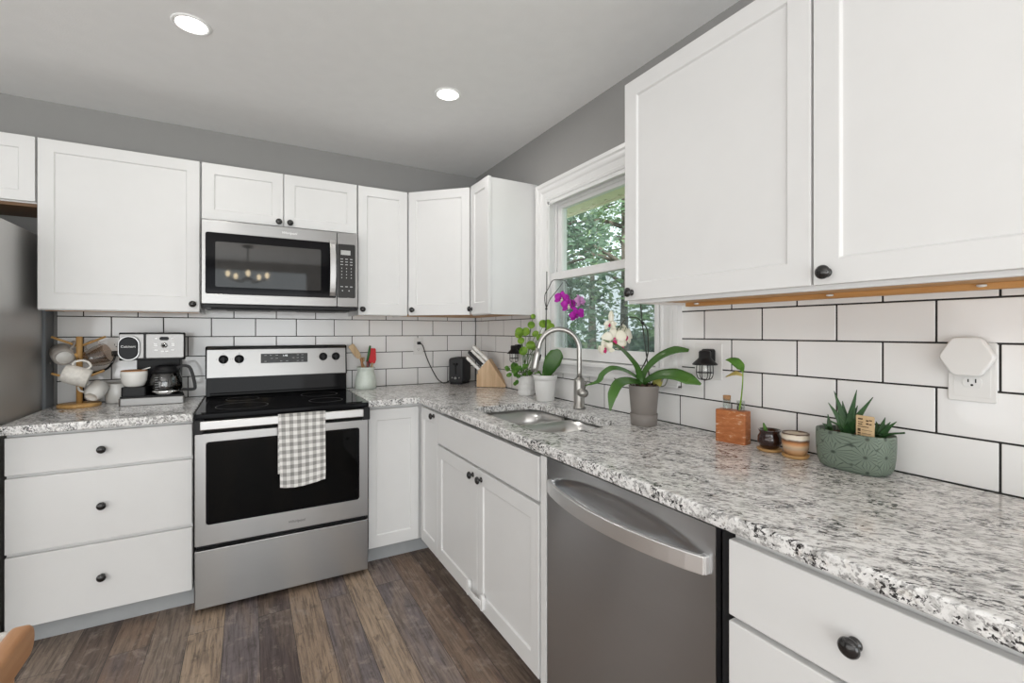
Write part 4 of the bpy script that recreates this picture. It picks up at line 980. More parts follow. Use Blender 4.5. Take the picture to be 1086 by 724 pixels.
def mug(name, label, centre, axis, hdir, h, r, rb, mat, hs=1.0, ribs=False, ring=True, stamp=False, handle=True):
    """mug whose base centre, opening direction and handle direction are given"""
    Z = Vector(axis).normalized(); X = Vector(hdir); X = (X-Z*X.dot(Z)).normalized(); Y = Z.cross(X)
    t = bpy.data.objects.new(name, None); COL.objects.link(t); t.empty_display_size = .03
    t.matrix_world = Matrix.Translation(Vector(centre)) @ Matrix((X, Y, Z)).transposed().to_4x4()
    ORG[t.name] = Vector((0, 0, 0)); tag(t, label, 'mug', 'mugs on the mug tree')
    pr = [(0, .004), (rb*.72, .004), (rb*.74, 0), (rb*.88, 0), (rb*.98, .005), (r*.97, h*.22), (r, h*.5), (r*.99, h), (r*.95, h+.001), (r*.94, h*.5), (rb*.9, h*.12), (0, h*.09)]
    if ribs:
        out = []
        for k in range(17): z = h*k/16; rr_ = rb+(r-rb)*min(1, (k/9))**.7; out.append((rr_+.0018*math.sin(k*PI), z)); out.append((rr_+.0035, z+h/32))
        pr = [(0, .0)]+out[:-1]+[(r*.95, h)]+[(rb*.9, h*.1), (0, h*.1)]
    meshobj('cup', MB().lathe(pr, n=36), mat, t)
    if handle:
        L = .030*hs; hd = [(r*.95, 0, h*.80), (r+L*.55, 0, h*.84), (r+L, 0, h*.66), (r+L*.95, 0, h*.42), (r+L*.45, 0, h*.22), (r*.93, 0, h*.22)]
        meshobj('handle', MB().tube(cr(hd, 6), .0052 if not ribs else .0045, 10), mat, t)
    if stamp:
        st_ = MB()
        for a, b in ((-.008, -.003), (-.002, .003), (.004, .009)): st_.box(a, b, -.002, .001, .0032, .0039); st_.box(a, b-.002, .003, .006, .0032, .0039)
        meshobj('base_stamp', st_, 'ink', t)
    return t
V = Vector
mug('mug', 'grey stoneware mug hung with its pale stamped base facing out, upper arm by the fridge', (-2.270, -.165, 1.150), (-.35, .88, .28), (.55, .05, .83), .088, .045, .041, 'stone', stamp=True)
meshobj('base_disc', MB().lathe([(0, .0035), (.036, .0035), (.037, .0025), (.037, .0015), (0, .0015)], n=32), 'ceramic', bpy.data.objects['mug'], org=(0, 0, 0))
mug('mug', 'smoky ribbed glass mug hung on the upper arm nearer the outlet', (-2.196, -.135, 1.135), (.70, .45, .30), (-.35, -.05, .93), .094, .050, .030, 'smoke', ribs=True)
mug('mug', 'large white speckled mug hung sideways on the front peg', (-2.256, -.245, 1.084), (.93, .12, -.36), (.30, .02, .95), .098, .045, .041, 'speck')
mug('mug', 'small white mug hanging low with its plain base facing out', (-2.170, -.170, .953), (.25, .72, .55), (-.1, .6, .6), .080, .041, .030, 'ceramic')
t = thing('sugar_canister', 'plain white canister against the tiles behind the small hanging mug', 'canister', (-2.088, -.056, .906))
meshobj('jar', MB().lathe([(0, 0), (.046, 0), (.052, .006), (.054, .05), (.052, .095), (.047, .105), (.047, .098), (0, .09)], (-2.088, -.056, .906), n=36), 'ceramic', t)

# ------------------------------------------------------------------ coffee maker
cf = thing('coffee_maker', 'stainless and black two-way coffee maker beside the range', 'coffee maker', (-1.912, -.145, .906), R(-3), world=False)
W2 = .1365
def trap(p, d): return (p[0]*(1-.30*max(0, (p[1]+.06))/.165), p[1], d)
meshobj('base', MB().prism(rrect(-W2, W2, -.105, .105, .012), trap, .0, .038), 'coffeesteel', cf, bev=.003)
meshobj('base_top', MB().prism(rrect(-W2+.004, W2-.004, -.101, .103, .010), trap, .038, .046), 'black', cf, bev=.002)
meshobj('rear_column', MB().box(-W2+.042, W2-.042, .040, .104, .044, .235), 'black', cf, bev=.004)
meshobj('drip_stand', MB().prism(rrect(-W2+.006, -.030, -.085, .022, .01), lambda p, d: (p[0], p[1], d), .044, .092), 'black', cf, bev=.003)
meshobj('brew_head', MB().prism(rrect(-W2, W2, -.100, .105, .014), trap, .226, .366), 'black', cf, bev=.004)
pn = meshobj('control_panel', MB().prism(rrect(-.026, W2-.004, .236, .358, .006, 4), lambda p, d: (p[0], d, p[1]), -.100, -.106), 'coffeesteel', cf, bev=.002)
meshobj('side_panel', MB().prism(rrect(-W2+.004, -.034, .236, .358, .006, 4), lambda p, d: (p[0], d, p[1]), -.100, -.104), 'coffeesteel', cf, bev=.002)
meshobj('pod_ring', MB().prism(rrect(-W2-.000, -.048, .226, .350, .042, 10), lambda p, d: (p[0], d, p[1]), -.100, -.116), 'blade', cf, bev=.003)
pd = meshobj('pod_door', MB().prism(rrect(-W2+.006, -.054, .232, .344, .038, 10), lambda p, d: (p[0], d, p[1]), -.108, -.122), 'gloss', cf, bev=.003)
text('maker_name', 'Cuisinart', .016, (-.0925, -.1223, .296), (1, 0, 0), (0, 0, 1), 'logow', pd)
meshobj('display', MB().prism(rrect(.030, .070, .326, .344, .009, 6), lambda p, d: (p[0], d, p[1]), -.105, -.1075), 'gloss', pn)
meshobj('dial', MB().lathe([(0, 0), (.013, 0), (.013, .006), (.010, .010), (0, .010)], (.050, -.106, .300), (0, -1, 0), 24), 'chrome', pn)
meshobj('dial_cap', MB().lathe([(0, 0), (.007, 0), (.006, .003), (0, .003)], (.050, -.116, .300), (0, -1, 0), 20), 'black', pn)
for x, z, w_ in ((.016, .335, .005), (.084, .335, .005), (.014, .309, .007), (.014, .300, .007), (.086, .309, .007), (.086, .300, .007), (.016, .276, .008), (.084, .276, .008), (.043, .270, .007), (.060, .270, .007)):
    meshobj('button', MB().prism(rrect(x-w_, x+w_, z-.0035, z+.0035, .003, 3), lambda p, d: (p[0], d, p[1]), -.1055, -.1075), 'logow', pn)
meshobj('water_tank', MB().box(-W2+.045, W2-.045, .060, .1085, .235, .362), 'black', cf, bev=.003)
def place(loc, rz, name, label, cat, group=None): return thing(name, label, cat, loc, rz, group, world=False)
def cfw(x, y, z): return tuple(cf.matrix_basis @ V((x, y, z)))
bpy.context.view_layer.update()
M_ = Matrix.Translation((-1.912, -.145, .906)) @ Matrix.Rotation(R(-3), 4, 'Z')
k_ = thing('carafe', 'glass coffee carafe with a black handle standing in the coffee maker', 'carafe', tuple(M_ @ V((.046, -.040, .0465))), R(-3), world=False)
meshobj('jug', MB().lathe([(0, .001), (.056, .001), (.066, .008), (.0715, .035), (.070, .075), (.058, .112), (.048, .130), (.0475, .130), (.0575, .110), (.069, .074), (.070, .035), (.064, .010), (0, .004)], n=44), 'carafe', k_)
meshobj('base_band', MB().lathe([(.0640, .004), (.0690, .012), (.0718, .022), (.0712, .022), (.0680, .012), (.0630, .004)], n=44), 'chrome', k_)
meshobj('lid', MB().lathe([(0, .150), (.034, .149), (.049, .142), (.053, .131), (.053, .124), (0, .124)], n=40), 'black', k_)
meshobj('collar', MB().lathe([(.0560, .112), (.0610, .108), (.0560, .128), (.0490, .131)], n=40), 'black', k_)
meshobj('handle', MB().strip(cr([(.050, -.012, .136), (.080, -.016, .145), (.104, -.02, .136), (.120, -.024, .090), (.130, -.026, .030), (.118, -.024, .020), (.072, -.014, .020)], 6), .009, .0065, (0, 1, 0)), 'black', k_, bev=.003)
mk = MB()
for q in range(6): mk.prism([(-.012, .03+.012*q), (.002, .03+.012*q), (.002, .0315+.012*q), (-.012, .0315+.012*q)], lambda p, d: (p[0]-.022, -d-.0, p[1]), .0660, .0706)
meshobj('level_mark', mk, 'legend', k_)
g_ = thing('coffee_cup', 'round white cup with a brown wooden lid on the drip stand', 'cup', tuple(M_ @ V((-.082, -.062, .0925))), R(-3), world=False)
meshobj('bowl', MB().lathe([(0, .002), (.030, .0), (.042, .006), (.052, .030), (.0545, .060), (.0545, .078), (.0525, .078), (.050, .035), (0, .008)], n=40), 'ceramic', g_)
ld = meshobj('lid', MB().lathe([(0, .084), (.048, .084), (.0535, .082), (.0535, .0775), (0, .0775)], n=40), 'lid', g_)
meshobj('spoon_handle', MB().tube([(.035, -.012, .084), (.070, -.022, .096)], .003, 8), 'ivory', ld)

# ------------------------------------------------------------------ utensil crock
CX, CY = -.828, -.085
t = thing('utensil_crock', 'pale celadon crock holding cooking utensils beside the range', 'crock', (CX, CY, .906))
meshobj('pot', MB().lathe([(0, 0), (.062, 0), (.067, .006), (.068, .030), (.065, .060), (.059, .088), (.0535, .106), (.0515, .116), (.0545, .126), (.0575, .134), (.057, .140), (.053, .141), (.047, .116), (.058, .07), (.062, .02), (0, .01)], (CX, CY, .906), n=44), 'celadon', t)
def stick(name, label, pts, r, mat, head=None, cat='utensil'):
    t = thing(name, label, cat, tuple(V(pts[0])), group='utensils in the celadon crock')
    meshobj('handle', MB().tube(cr(pts, 5), r, 10), mat, t)
    if head: head(t)
def blade_head(o, d, n, w, L, th, mat, name='head', taper=1.0):
    D = V(d).normalized(); N = V(n); N = (N-D*N.dot(D)).normalized(); Sd = D.cross(N); O = V(o)
    pl_ = [(-w*.35, 0), (w*.35, 0), (w*.5, L*.25), (w*.5*taper, L*.92), (w*.38*taper, L), (-w*.38*taper, L), (-w*.5*taper, L*.92), (-w*.5, L*.25)]
    return lambda t: meshobj(name, MB().prism(pl_, lambda p, e: O+Sd*p[0]+D*p[1]+N*e, -th, th), mat, t, bev=th*.6)
stick('wooden_spatula', 'long flat wooden spatula leaning over the range side of the crock', [(-.800, -.085, .93), (-.835, -.085, 1.04), (-.872, -.088, 1.115)], .006, 'utwood', blade_head((-.868, -.088, 1.108), (-.55, -.02, .82), (0, -1, 0), .040, .10, .004, 'utwood'))
stick('wooden_spoon', 'short wooden spoon handle standing low in the crock', [(-.85, -.08, .93), (-.848, -.075, 1.02), (-.846, -.07, 1.085)], .006, 'utwood', blade_head((-.846, -.07, 1.08), (.03, .02, 1), (0, -1, 0), .026, .03, .005, 'utwood'))
stick('green_handled_tool', 'green handled kitchen tool standing in the middle of the crock', [(-.835, -.10, .93), (-.825, -.10, 1.05), (-.812, -.10, 1.13)], .004, 'blade', lambda t: meshobj('grip', MB().tube([(-.823, -.10, 1.08), (-.812, -.10, 1.13), (-.803, -.10, 1.185)], [.007, .0085, .006], 12), 'green', t))
stick('maroon_handled_tool', 'dark red handled tool beside the red spatula in the crock', [(-.82, -.115, .93), (-.822, -.118, 1.02), (-.823, -.12, 1.085)], [.007, .009, .009], 'maroon')
stick('brown_tongs', 'dark brown tongs tip between spatula and green tool in the crock', [(-.845, -.10, .93), (-.852, -.10, 1.04), (-.858, -.10, 1.105)], [.006, .007, .009], 'lid')
stick('red_spatula', 'red silicone spatula with a pale handle in the celadon crock', [(-.80, -.09, .93), (-.792, -.09, 1.03), (-.788, -.09, 1.075)], .0075, 'utwood', blade_head((-.789, -.09, 1.068), (.05, 0, 1), (0, -1, 0), .050, .10, .0055, 'red', taper=.8))

# ------------------------------------------------------------------ toaster
tz = math.atan2(-.07, .07)
ts = thing('toaster', 'charcoal grey toaster angled in the counter corner', 'toaster', (-.168, -.098, .906), R(-45), world=False)
# local: front faces -y, length along +y
meshobj('body', MB().prism(rrect(-.052, .052, .012, .186, .018, 6), lambda p, d: (p[0], d, p[1]), -.085, .075, True), 'toaster', ts, bev=.006, seg=3)
meshobj('foot_base', MB().box(-.046, .046, -.078, .068, .0, .0125), 'black', ts, bev=.002)
meshobj('lever_slot', MB().box(-.004, .004, -.0865, -.083, .070, .150), 'dark', ts)
meshobj('lever', MB().box(-.016, .016, -.105, -.085, .136, .150), 'black', ts, bev=.004)
meshobj('dial', MB().lathe([(0, 0), (.010, 0), (.009, .012), (0, .012)], (0, -.085, .045), (0, -1, 0), 20), 'blade', ts)
for x in (-.026, .026): meshobj('button', MB().lathe([(0, 0), (.005, 0), (.005, .004), (0, .004)], (x, -.085, .047), (0, -1, 0), 14), 'blade', ts)
for x in (-.022, .022): meshobj('bread_slot', MB().box(x-.011, x+.011, -.062, .054, .1845, .1868), 'dark', ts)

# ------------------------------------------------------------------ knife block
ka = math.atan2(-.13, .150)
kb = thing('knife_block', 'light beech knife block with white handled knives', 'knife block', (-.168, -.372, .906), ka, world=False)
# local x runs towards the back of the block, y is its thickness (0 = face towards the room)
side = [(.040, .002), (.196, .002), (.200, .012), (.082, .188), (.006, .106)]
meshobj('leaning_block', MB().prism(side, lambda p, d: (p[0], d, p[1]), .0, .085), 'block', kb, bev=.002)
meshobj('support_block', MB().prism([(.0, .002), (.102, .002), (.040, .094), (.0, .088)], lambda p, d: (p[0], d, p[1]), .001, .084), 'block', kb, bev=.002)
for x in (.012, .19): meshobj('foot', MB().box(x-.006, x+.006, .006, .079, 0, .003), 'black', kb)
meshobj('badge', MB().lathe([(0, 0), (.008, 0), (.008, .0015), (0, .0015)], (-.0002, .042, .045), (-1, 0, 0), 18), 'blade', kb)
kax = V((-(.118), 0, .176)).normalized(); kn = V((.176, 0, .118)).normalized()     # out of the slots / across the sloping end
p_end0 = V((.006, 0, .106)); p_end1 = V((.082, 0, .188)); ed = p_end1-p_end0
KM = Matrix.Translation((-.168, -.372, .906)) @ Matrix.Rotation(ka, 4, 'Z')
def knife(label, s_, y, L, w_, th, mat, steelcap=True):
    o_ = p_end0+ed*s_+V((0, y, 0)); Dv = V((-.72, 0, .69)).normalized() if False else (V((-ed.z, 0, ed.x))).normalized()
    t = thing('knife' if mat != 'black' else 'kitchen_scissors', label, 'knife' if mat != 'black' else 'scissors', tuple(KM @ o_), ka, 'knives in the beech block', world=False)
    N_ = ed.normalized(); Yv = V((0, 1, 0))
    pl_ = [(-w_*.45, 0), (w_*.45, 0), (w_*.5, L*.25), (w_*.42, L*.55), (w_*.55, L*.88), (w_*.30, L), (-w_*.35, L*.97), (-w_*.48, L*.8), (-w_*.40, L*.45), (-w_*.5, L*.2)]
    h_ = meshobj('handle', MB().prism(pl_, lambda p, e: N_*p[0]+Dv*(p[1]+.010)+Yv*e, -th, th, False), mat, t, bev=th*.5, seg=3)
    if steelcap:
        meshobj('bolster', MB().prism([(-w_*.42, .0004), (w_*.42, .0004), (w_*.42, .0105), (-w_*.42, .0105)], lambda p, e: N_*p[0]+Dv*p[1]+Yv*e, -th*.9, th*.9), 'blade', t)
        for q in (.3, .6): meshobj('rivet', MB().lathe([(0, 0), (.0025, 0), (.0025, .0006), (0, .0006)], Dv*(L*q+.01)-Yv*th, (0, -1, 0), 10), 'blade', h_)
    else:
        meshobj('bolster', MB().prism([(-w_*.3, .0004), (w_*.3, .0004), (w_*.3, .0105), (-w_*.3, .0105)], lambda p, e: N_*p[0]+Dv*p[1]+Yv*e, -th*.7, th*.7), 'blade', t)
knife('white handled knife at the top of the sloping end, nearest the viewer', .88, .018, .132, .022, .008, 'ivory')
knife('white handled knife at the top of the sloping end, towards the wall', .86, .060, .135, .022, .008, 'ivory')
knife('white handled knife just below the top pair, nearest the viewer', .64, .020, .122, .020, .008, 'ivory')
knife('white handled knife just below the top pair, towards the wall', .62, .056, .118, .020, .008, 'ivory')
knife('black handled kitchen scissors standing among the white knives', .38, .046, .135, .024, .009, 'black', False)
knife('white handled knife lowest on the sloping end by the toaster', .10, .026, .115, .022, .008, 'ivory')

# ------------------------------------------------------------------ plants
def lathe_pot(parent, c, prof, mat, name='pot', n=40, **kw): return meshobj(name, MB().lathe(prof, c, n=n, **kw), mat, parent)
# small pot with round pilea leaves and trailing growth
bx, by = -.082, -.872
t = thing('potted_plant', 'round leaved trailing plant in a small textured white pot', 'potted plant', (bx, by, .906))
pr = [(0, 0), (.043, 0), (.047, .004)]+[(.048+.0018*math.sin(k*PI/2), .008+.0085*k) for k in range(12)]+[(.051, .110), (.051, .115), (.047, .115), (.045, .09), (0, .09)]
mb = MB().lathe(pr, (bx, by, .906), n=44)
for k in range(9):
    for q in range(20):
        a = 2*PI*(q+.5*(k % 2))/20; z = .906+.015+.0105*k; mb.lathe([(0, .002), (.0025, .0012), (.004, -.001)], (bx+.0485*math.cos(a), by+.0485*math.sin(a), z), (math.cos(a), math.sin(a), 0), 6)
meshobj('pot', mb, 'matte', t); meshobj('soil', MB().lathe([(0, .103), (.044, .101), (.044, .094), (0, .094)], (bx, by, .906), n=24), 'soil', t)
def round_leaf(mb, p, n, r, rr):
    N = V(n).normalized(); X = N.orthogonal().normalized(); Y = N.cross(X); P0 = V(p); vs = []; m = 14
    for sgn in (1, -1):
        vs.append(P0+N*(.0008*sgn-r*.10))
        for k in range(m):
            a = 2*PI*k/m; vs.append(P0+X*(r*math.cos(a))+Y*(r*.92*math.sin(a))+N*(.0008*sgn*.5+rr.uniform(-.0015, .0015)))
    fs = [[0, 1+k, 1+(k+1) % m] for k in range(m)]+[[m+1, m+2+(k+1) % m, m+2+k] for k in range(m)]+[[1+k, m+2+k, m+2+(k+1) % m, 1+(k+1) % m] for k in range(m)]
    mb.add(vs, fs, True)
rr = random.Random(5)
HI = [(-.164, -.931, 1.276), (-.108, -.906, 1.276), (-.078, -.92, 1.315), (-.060, -.937, 1.264), (-.060, -1.018, 1.32), (-.060, -1.085, 1.299), (-.164, -.949, 1.226), (-.037, -.883, 1.184), (-.136, -.929, 1.167), (-.060, -.986, 1.244), (-.060, -1.06, 1.325), (-.053, -.90, 1.365), (-.148, -.90, 1.262), (-.09, -.93, 1.20)]
top_ = V((bx, by, 1.01))
for i, p in enumerate(HI):
    p = V(p); o_ = top_+V((rr.uniform(-.02, .02), rr.uniform(-.02, .02), 0)); r_ = rr.uniform(.021, .028) if i != 11 else .016
    meshobj('stem', MB().tube(cr([o_, o_.lerp(p, .5)+V((rr.uniform(-.01, .01), rr.uniform(-.01, .01), .02)), p+V((0, 0, -.006))], 5), .0016, 6), 'stem', t)
    mb = MB(); round_leaf(mb, p, (rr.uniform(-.8, -.2), rr.uniform(-1.1, -.6), rr.uniform(.1, .6)), r_, rr); meshobj('leaf', mb, 'pilea', t)
LOW = [(-.191, -.912, 1.079), (-.220, -.883, 1.073), (-.187, -.912, 1.055), (-.149, -.899, 1.023), (-.185, -.938, .993), (-.075, -.899, 1.038), (-.099, -.881, 1.025), (-.137, -.908, 1.059), (-.206, -.891, 1.031), (-.045, -.896, 1.054), (-.124, -.945, 1.085), (-.16, -.93, 1.075), (-.17, -.90, 1.035)]
for i, p in enumerate(LOW):
    p = V(p); o_ = top_+V((rr.uniform(-.035, .0), rr.uniform(-.02, .02), 0))
    meshobj('runner', MB().tube(cr([o_, o_.lerp(p, .6)+V((0, 0, .03)), p], 5), .0012, 6), 'stem', t)
    for q in range(2):
        mb = MB(); round_leaf(mb, p+V((rr.uniform(-.014, .014), rr.uniform(-.012, .012), rr.uniform(-.014, .014)))*q, (rr.uniform(-.8, .4), rr.uniform(-1.2, -.5), rr.uniform(0, .8)), rr.uniform(.011, .018) if i != 0 else .024, rr); meshobj('leaf', mb, 'trail', t)

def orchid_flower(parent, p, face, r, mat, lipmat, roll=0, seed=0):
    F = V(face).normalized(); U = V((0, 0, 1)); U = (U-F*U.dot(F)).normalized(); Sx = U.cross(F); P0 = V(p); r_ = random.Random(seed); mb = MB()
    for a, L, w_ in ((90, 1, .50), (210, .95, .46), (330, .95, .46), (18, 1.0, .78), (162, 1.0, .78)):
        a = R(a+roll+r_.uniform(-6, 6)); d = Sx*math.cos(a)+U*math.sin(a); b = F*(.002 if w_ > .6 else -.002)
        pts = [P0+d*(r*.10)+b, P0+d*(r*.45)+F*.004+b, P0+d*(r*.80)+b+F*r_.uniform(-.002, .004), P0+d*(r*L)-F*.004+b]
        mb.leaf(pts, [r*.14, r*w_*.52, r*w_*.58, r*w_*.30, r*.04], F, .12, 4, .0006)
    fl = meshobj('flower', mb, mat, parent)
    lp = MB(); lp.lathe([(0, 0), (r*.14, .004), (r*.17, .010), (r*.10, .016), (0, .018)], P0-U*r*.12, F-U*.5, 12); lp.lathe([(0, 0), (r*.08, .003), (r*.07, .010), (0, .012)], P0+U*r*.05, F, 10)
    lp.leaf([P0-U*r*.1, P0-U*r*.3+F*.010, P0-U*r*.48+F*.006], [r*.06, r*.16, r*.05], F, .2, 4, .0006)
    meshobj('lip', lp, lipmat, fl)
    return fl
# purple orchid in the white pot
ox, oy = -.100, -1.098
t = thing('potted_orchid', 'purple orchid in a plain white tapered pot beside the faucet', 'potted orchid', (ox, oy, .906))
lathe_pot(t, (ox, oy, .906), [(0, 0), (.046, 0), (.049, .003), (.060, .108), (.0605, .112), (.0635, .112), (.066, .136), (.062, .138), (.058, .11), (0, .11)], 'matte')
meshobj('bark_mix', MB().grid(lambda u, v: (ox+.058*u*math.cos(2*PI*v), oy+.058*u*math.sin(2*PI*v), .906+.124+.012*math.sin(u*9+v*23)*math.cos(v*31)), 8, 30), 'soil', t)
meshobj('stake', MB().tube(cr([(ox+.005, oy, 1.02), (-.096, -1.095, 1.269), (-.090, -1.095, 1.416), (-.088, -1.095, 1.602)], 5), .0022, 8), 'stalk', t)
meshobj('flower_stalk', MB().tube(cr([(ox-.004, oy, 1.03), (-.100, -1.10, 1.20), (-.096, -1.10, 1.30), (-.09, -1.092, 1.399), (-.09, -1.080, 1.439), (-.09, -1.082, 1.479), (-.09, -1.112, 1.507), (-.09, -1.147, 1.543), (-.09, -1.176, 1.549), (-.09, -1.214, 1.545), (-.09, -1.264, 1.536), (-.09, -1.29, 1.509), (-.09, -1.312, 1.489), (-.088, -1.321, 1.40)], 5), [.0026, .0022, .0016], 8), 'stalk', t)
meshobj('flower_stalk', MB().tube(cr([(-.09, -1.092, 1.399), (-.085, -1.115, 1.443), (-.08, -1.142, 1.469), (-.075, -1.178, 1.497), (-.07, -1.218, 1.532)], 5), [.002, .0014], 8), 'stalk', t)
meshobj('clip', MB().lathe([(0, 0), (.006, 0), (.006, .008), (0, .008)], (-.091, -1.095, 1.395), n=10), 'black', t)
for i, (p, fc, m_, l_) in enumerate((((-.09, -1.237, 1.446), (-.6, -.8, .1), 'purple', 'cream'), ((-.085, -1.288, 1.409), (-.45, -.85, .05), 'purple', 'cream'), ((-.08, -1.350, 1.360), (-.3, -.9, -.2), 'purple', 'lipv'), ((-.060, -1.349, 1.425), (.2, -.9, .3), 'pink', 'pink'))):
    orchid_flower(t, p, fc, .042 if i < 3 else .040, m_, l_, roll=(-10, 8, 20, 10)[i], seed=i)
    meshobj('pedicel', MB().tube([V(p)+V((.0, .004, .0)), V((-.0885, -1.30, 1.47)) if i else V((-.075, -1.178, 1.47))], .0012, 6), 'stalk', t)
meshobj('leaf', MB().leaf([(-.100, -1.120, 1.030), (-.102, -1.135, 1.075), (-.088, -1.150, 1.120), (-.070, -1.165, 1.160), (-.062, -1.172, 1.182)], [.012, .034, .045, .038, .008], (-.5, -.8, .1), .10), 'orchleaf', t)
meshobj('leaf', MB().leaf([(-.105, -1.09, 1.035), (-.075, -1.075, 1.07), (-.045, -1.06, 1.085)], [.010, .022, .006], (-.3, -.4, .9), .2), 'trail', t)
meshobj('leaf', MB().leaf([(-.115, -1.10, 1.03), (-.150, -1.105, 1.06), (-.175, -1.11, 1.055)], [.008, .018, .004], (-.2, -.5, .9), .2), 'trail', t)

# white orchid in the grey pot
gx, gy = -.124, -1.842
t = thing('potted_orchid', 'white orchid with arching leaves in a taupe pot on its saucer', 'potted orchid', (gx, gy, .906))
lathe_pot(t, (gx, gy, .906), [(0, .030), (.046, .030), (.049, .040), (.0585, .150), (.0595, .156), (.0575, .158), (.055, .145), (0, .145)], 'greypot')
lathe_pot(t, (gx, gy, .906), [(0, 0), (.049, 0), (.051, .003), (.0535, .046), (.0515, .047), (.0485, .034), (0, .032)], 'greypot', 'saucer')
meshobj('bark_mix', MB().grid(lambda u, v: (gx+.056*u*math.cos(2*PI*v), gy+.056*u*math.sin(2*PI*v), .906+.154+.014*math.sin(u*9+v*23)*math.cos(v*31)), 8, 30), 'soil', t)
for pts, wd_, up in (
    ([(-.140, -1.842, 1.062), (-.146, -1.842, 1.099), (-.171, -1.847, 1.139), (-.230, -1.862, 1.184), (-.303, -1.882, 1.223), (-.384, -1.902, 1.246)], [.010, .013, .0145, .0145, .011, .002], (-.5, -.6, .6)),
    ([(-.132, -1.842, 1.062), (-.125, -1.840, 1.098), (-.115, -1.861, 1.138), (-.095, -1.899, 1.177), (-.070, -1.948, 1.202), (-.050, -1.998, 1.204)], [.010, .014, .017, .021, .022, .008], (-.62, -.25, .75)),
    ([(-.132, -1.846, 1.062), (-.130, -1.866, 1.083), (-.120, -1.916, 1.107), (-.105, -1.979, 1.114), (-.085, -2.029, 1.099), (-.072, -2.070, 1.085)], [.010, .015, .022, .026, .024, .004], (-.72, -.2, .66)),
    ([(-.142, -1.842, 1.062), (-.153, -1.84, 1.088), (-.208, -1.83, 1.121), (-.267, -1.82, 1.134), (-.299, -1.80, 1.111), (-.314, -1.79, 1.082), (-.361, -1.77, 1.067)], [.010, .013, .014, .014, .012, .010, .002], (-.2, -.5, .85)),
    ([(-.142, -1.846, 1.062), (-.159, -1.846, 1.076), (-.223, -1.86, 1.086), (-.291, -1.88, 1.080), (-.338, -1.90, 1.045), (-.359, -1.91, .991)], [.010, .015, .020, .021, .018, .003], (-.4, -.6, .7))):
    meshobj('leaf', MB().leaf(pts, wd_, up, .22), 'orchleaf', t)
meshobj('pseudobulb', MB().lathe([(0, 0), (.018, .008), (.021, .022), (.012, .040), (0, .046)], (-.095, -1.868, 1.060), (.3, -.4, .6), 16, xs=.8), 'bulb', t)
meshobj('stake', MB().tube(cr([(-.090, -1.845, 1.05), (-.097, -1.84, 1.121), (-.117, -1.84, 1.238), (-.130, -1.84, 1.311), (-.140, -1.84, 1.400)], 5), .0024, 8), 'stalk', t)
meshobj('flower_stalk', MB().tube(cr([(-.146, -1.842, 1.115), (-.107, -1.842, 1.172), (-.099, -1.842, 1.228), (-.107, -1.842, 1.287), (-.133, -1.842, 1.311), (-.159, -1.842, 1.330), (-.192, -1.842, 1.332), (-.223, -1.845, 1.324), (-.255, -1.85, 1.300), (-.30, -1.86, 1.270)], 5), [.0028, .0022, .0015], 8), 'stalk', t)
meshobj('clip', MB().lathe([(0, 0), (.007, 0), (.007, .009), (0, .009)], (-.131, -1.842, 1.306), n=10), 'black', t)
for i, (p, fc, r_) in enumerate((((-.300, -1.868, 1.247), (-.55, -.8, .1), .050), ((-.232, -1.845, 1.262), (.1, -.9, .2), .048), ((-.352, -1.88, 1.214), (-.9, -.4, -.2), .034), ((-.315, -1.86, 1.300), (-.7, -.5, .5), .026), ((-.246, -1.845, 1.228), (.2, -.8, -.3), .032))):
    orchid_flower(t, p, fc, r_, 'cream', 'magenta', roll=(5, -12, 20, 0, 15)[i], seed=20+i)
    meshobj('pedicel', MB().tube([V(p)+V((.004, .006, 0)), V((-.27+.01*i, -1.853, 1.292))], .0012, 6), 'stem', t)
meshobj('bud', MB().lathe([(0, 0), (.009, .010), (.011, .026), (.006, .042), (0, .048)], (-.312, -1.862, 1.308), (-.02, -.05, 1), 14), 'cream', t)
for pts in ([(-.16, -1.84, 1.06), (-.20, -1.835, 1.09), (-.235, -1.83, 1.085), (-.26, -1.82, 1.095)], [(-.09, -1.87, 1.06), (-.085, -1.90, 1.085), (-.075, -1.92, 1.12), (-.06, -1.95, 1.115)], [(-.085, -1.86, 1.06), (-.055, -1.88, 1.09), (-.05, -1.90, 1.10)], [(-.08, -1.865, 1.058), (-.07, -1.90, 1.065), (-.05, -1.90, 1.10)]):
    meshobj('aerial_root', MB().tube(cr(pts, 5), .0026, 7), 'root', t)

# propagation block of worn orange wood
t = thing('propagation_block', 'worn orange wood block holding two small glass vials', 'plant stand', (-.083, -2.205, .906), math.atan2(-.094, .018)+PI/2, world=False)
PB = Matrix.Translation((-.083, -2.205, .906)) @ Matrix.Rotation(math.atan2(-.094, .018)+PI/2, 4, 'Z')
# local: wide along y, thin along x, front at -x
meshobj('block', MB().prism(rrect(-.023, .023, -.050, .050, .007, 5), lambda p, d: (p[0], p[1], d), 0, .108), 'terra', t, bev=.002)
def vial(y, label, h):
    v_ = thing('glass_vial', label, 'vial', tuple(PB @ V((0, y, .1085))), 0, 'vials in the orange block', world=False)
    meshobj('tube', MB().lathe([(.0125, 0), (.0125, h), (.0135, h+.001), (.0135, h+.003), (.0112, h+.003), (.0112, .0)], n=28), 'vialglass', v_)
    return v_
v1 = vial(.020, 'small glass vial closed with a cork in the orange block', .034)
meshobj('cork', MB().lathe([(0, .030), (.0108, .030), (.0118, .036), (.0125, .046), (0, .047)], n=24), 'cork', v1)
v2 = vial(-.026, 'open glass vial holding a rooted leaf cutting in the orange block', .030)
t = thing('leaf_cutting', 'single leaf cutting rooting in the open glass vial', 'cutting', (-.088, -2.232, 1.016))
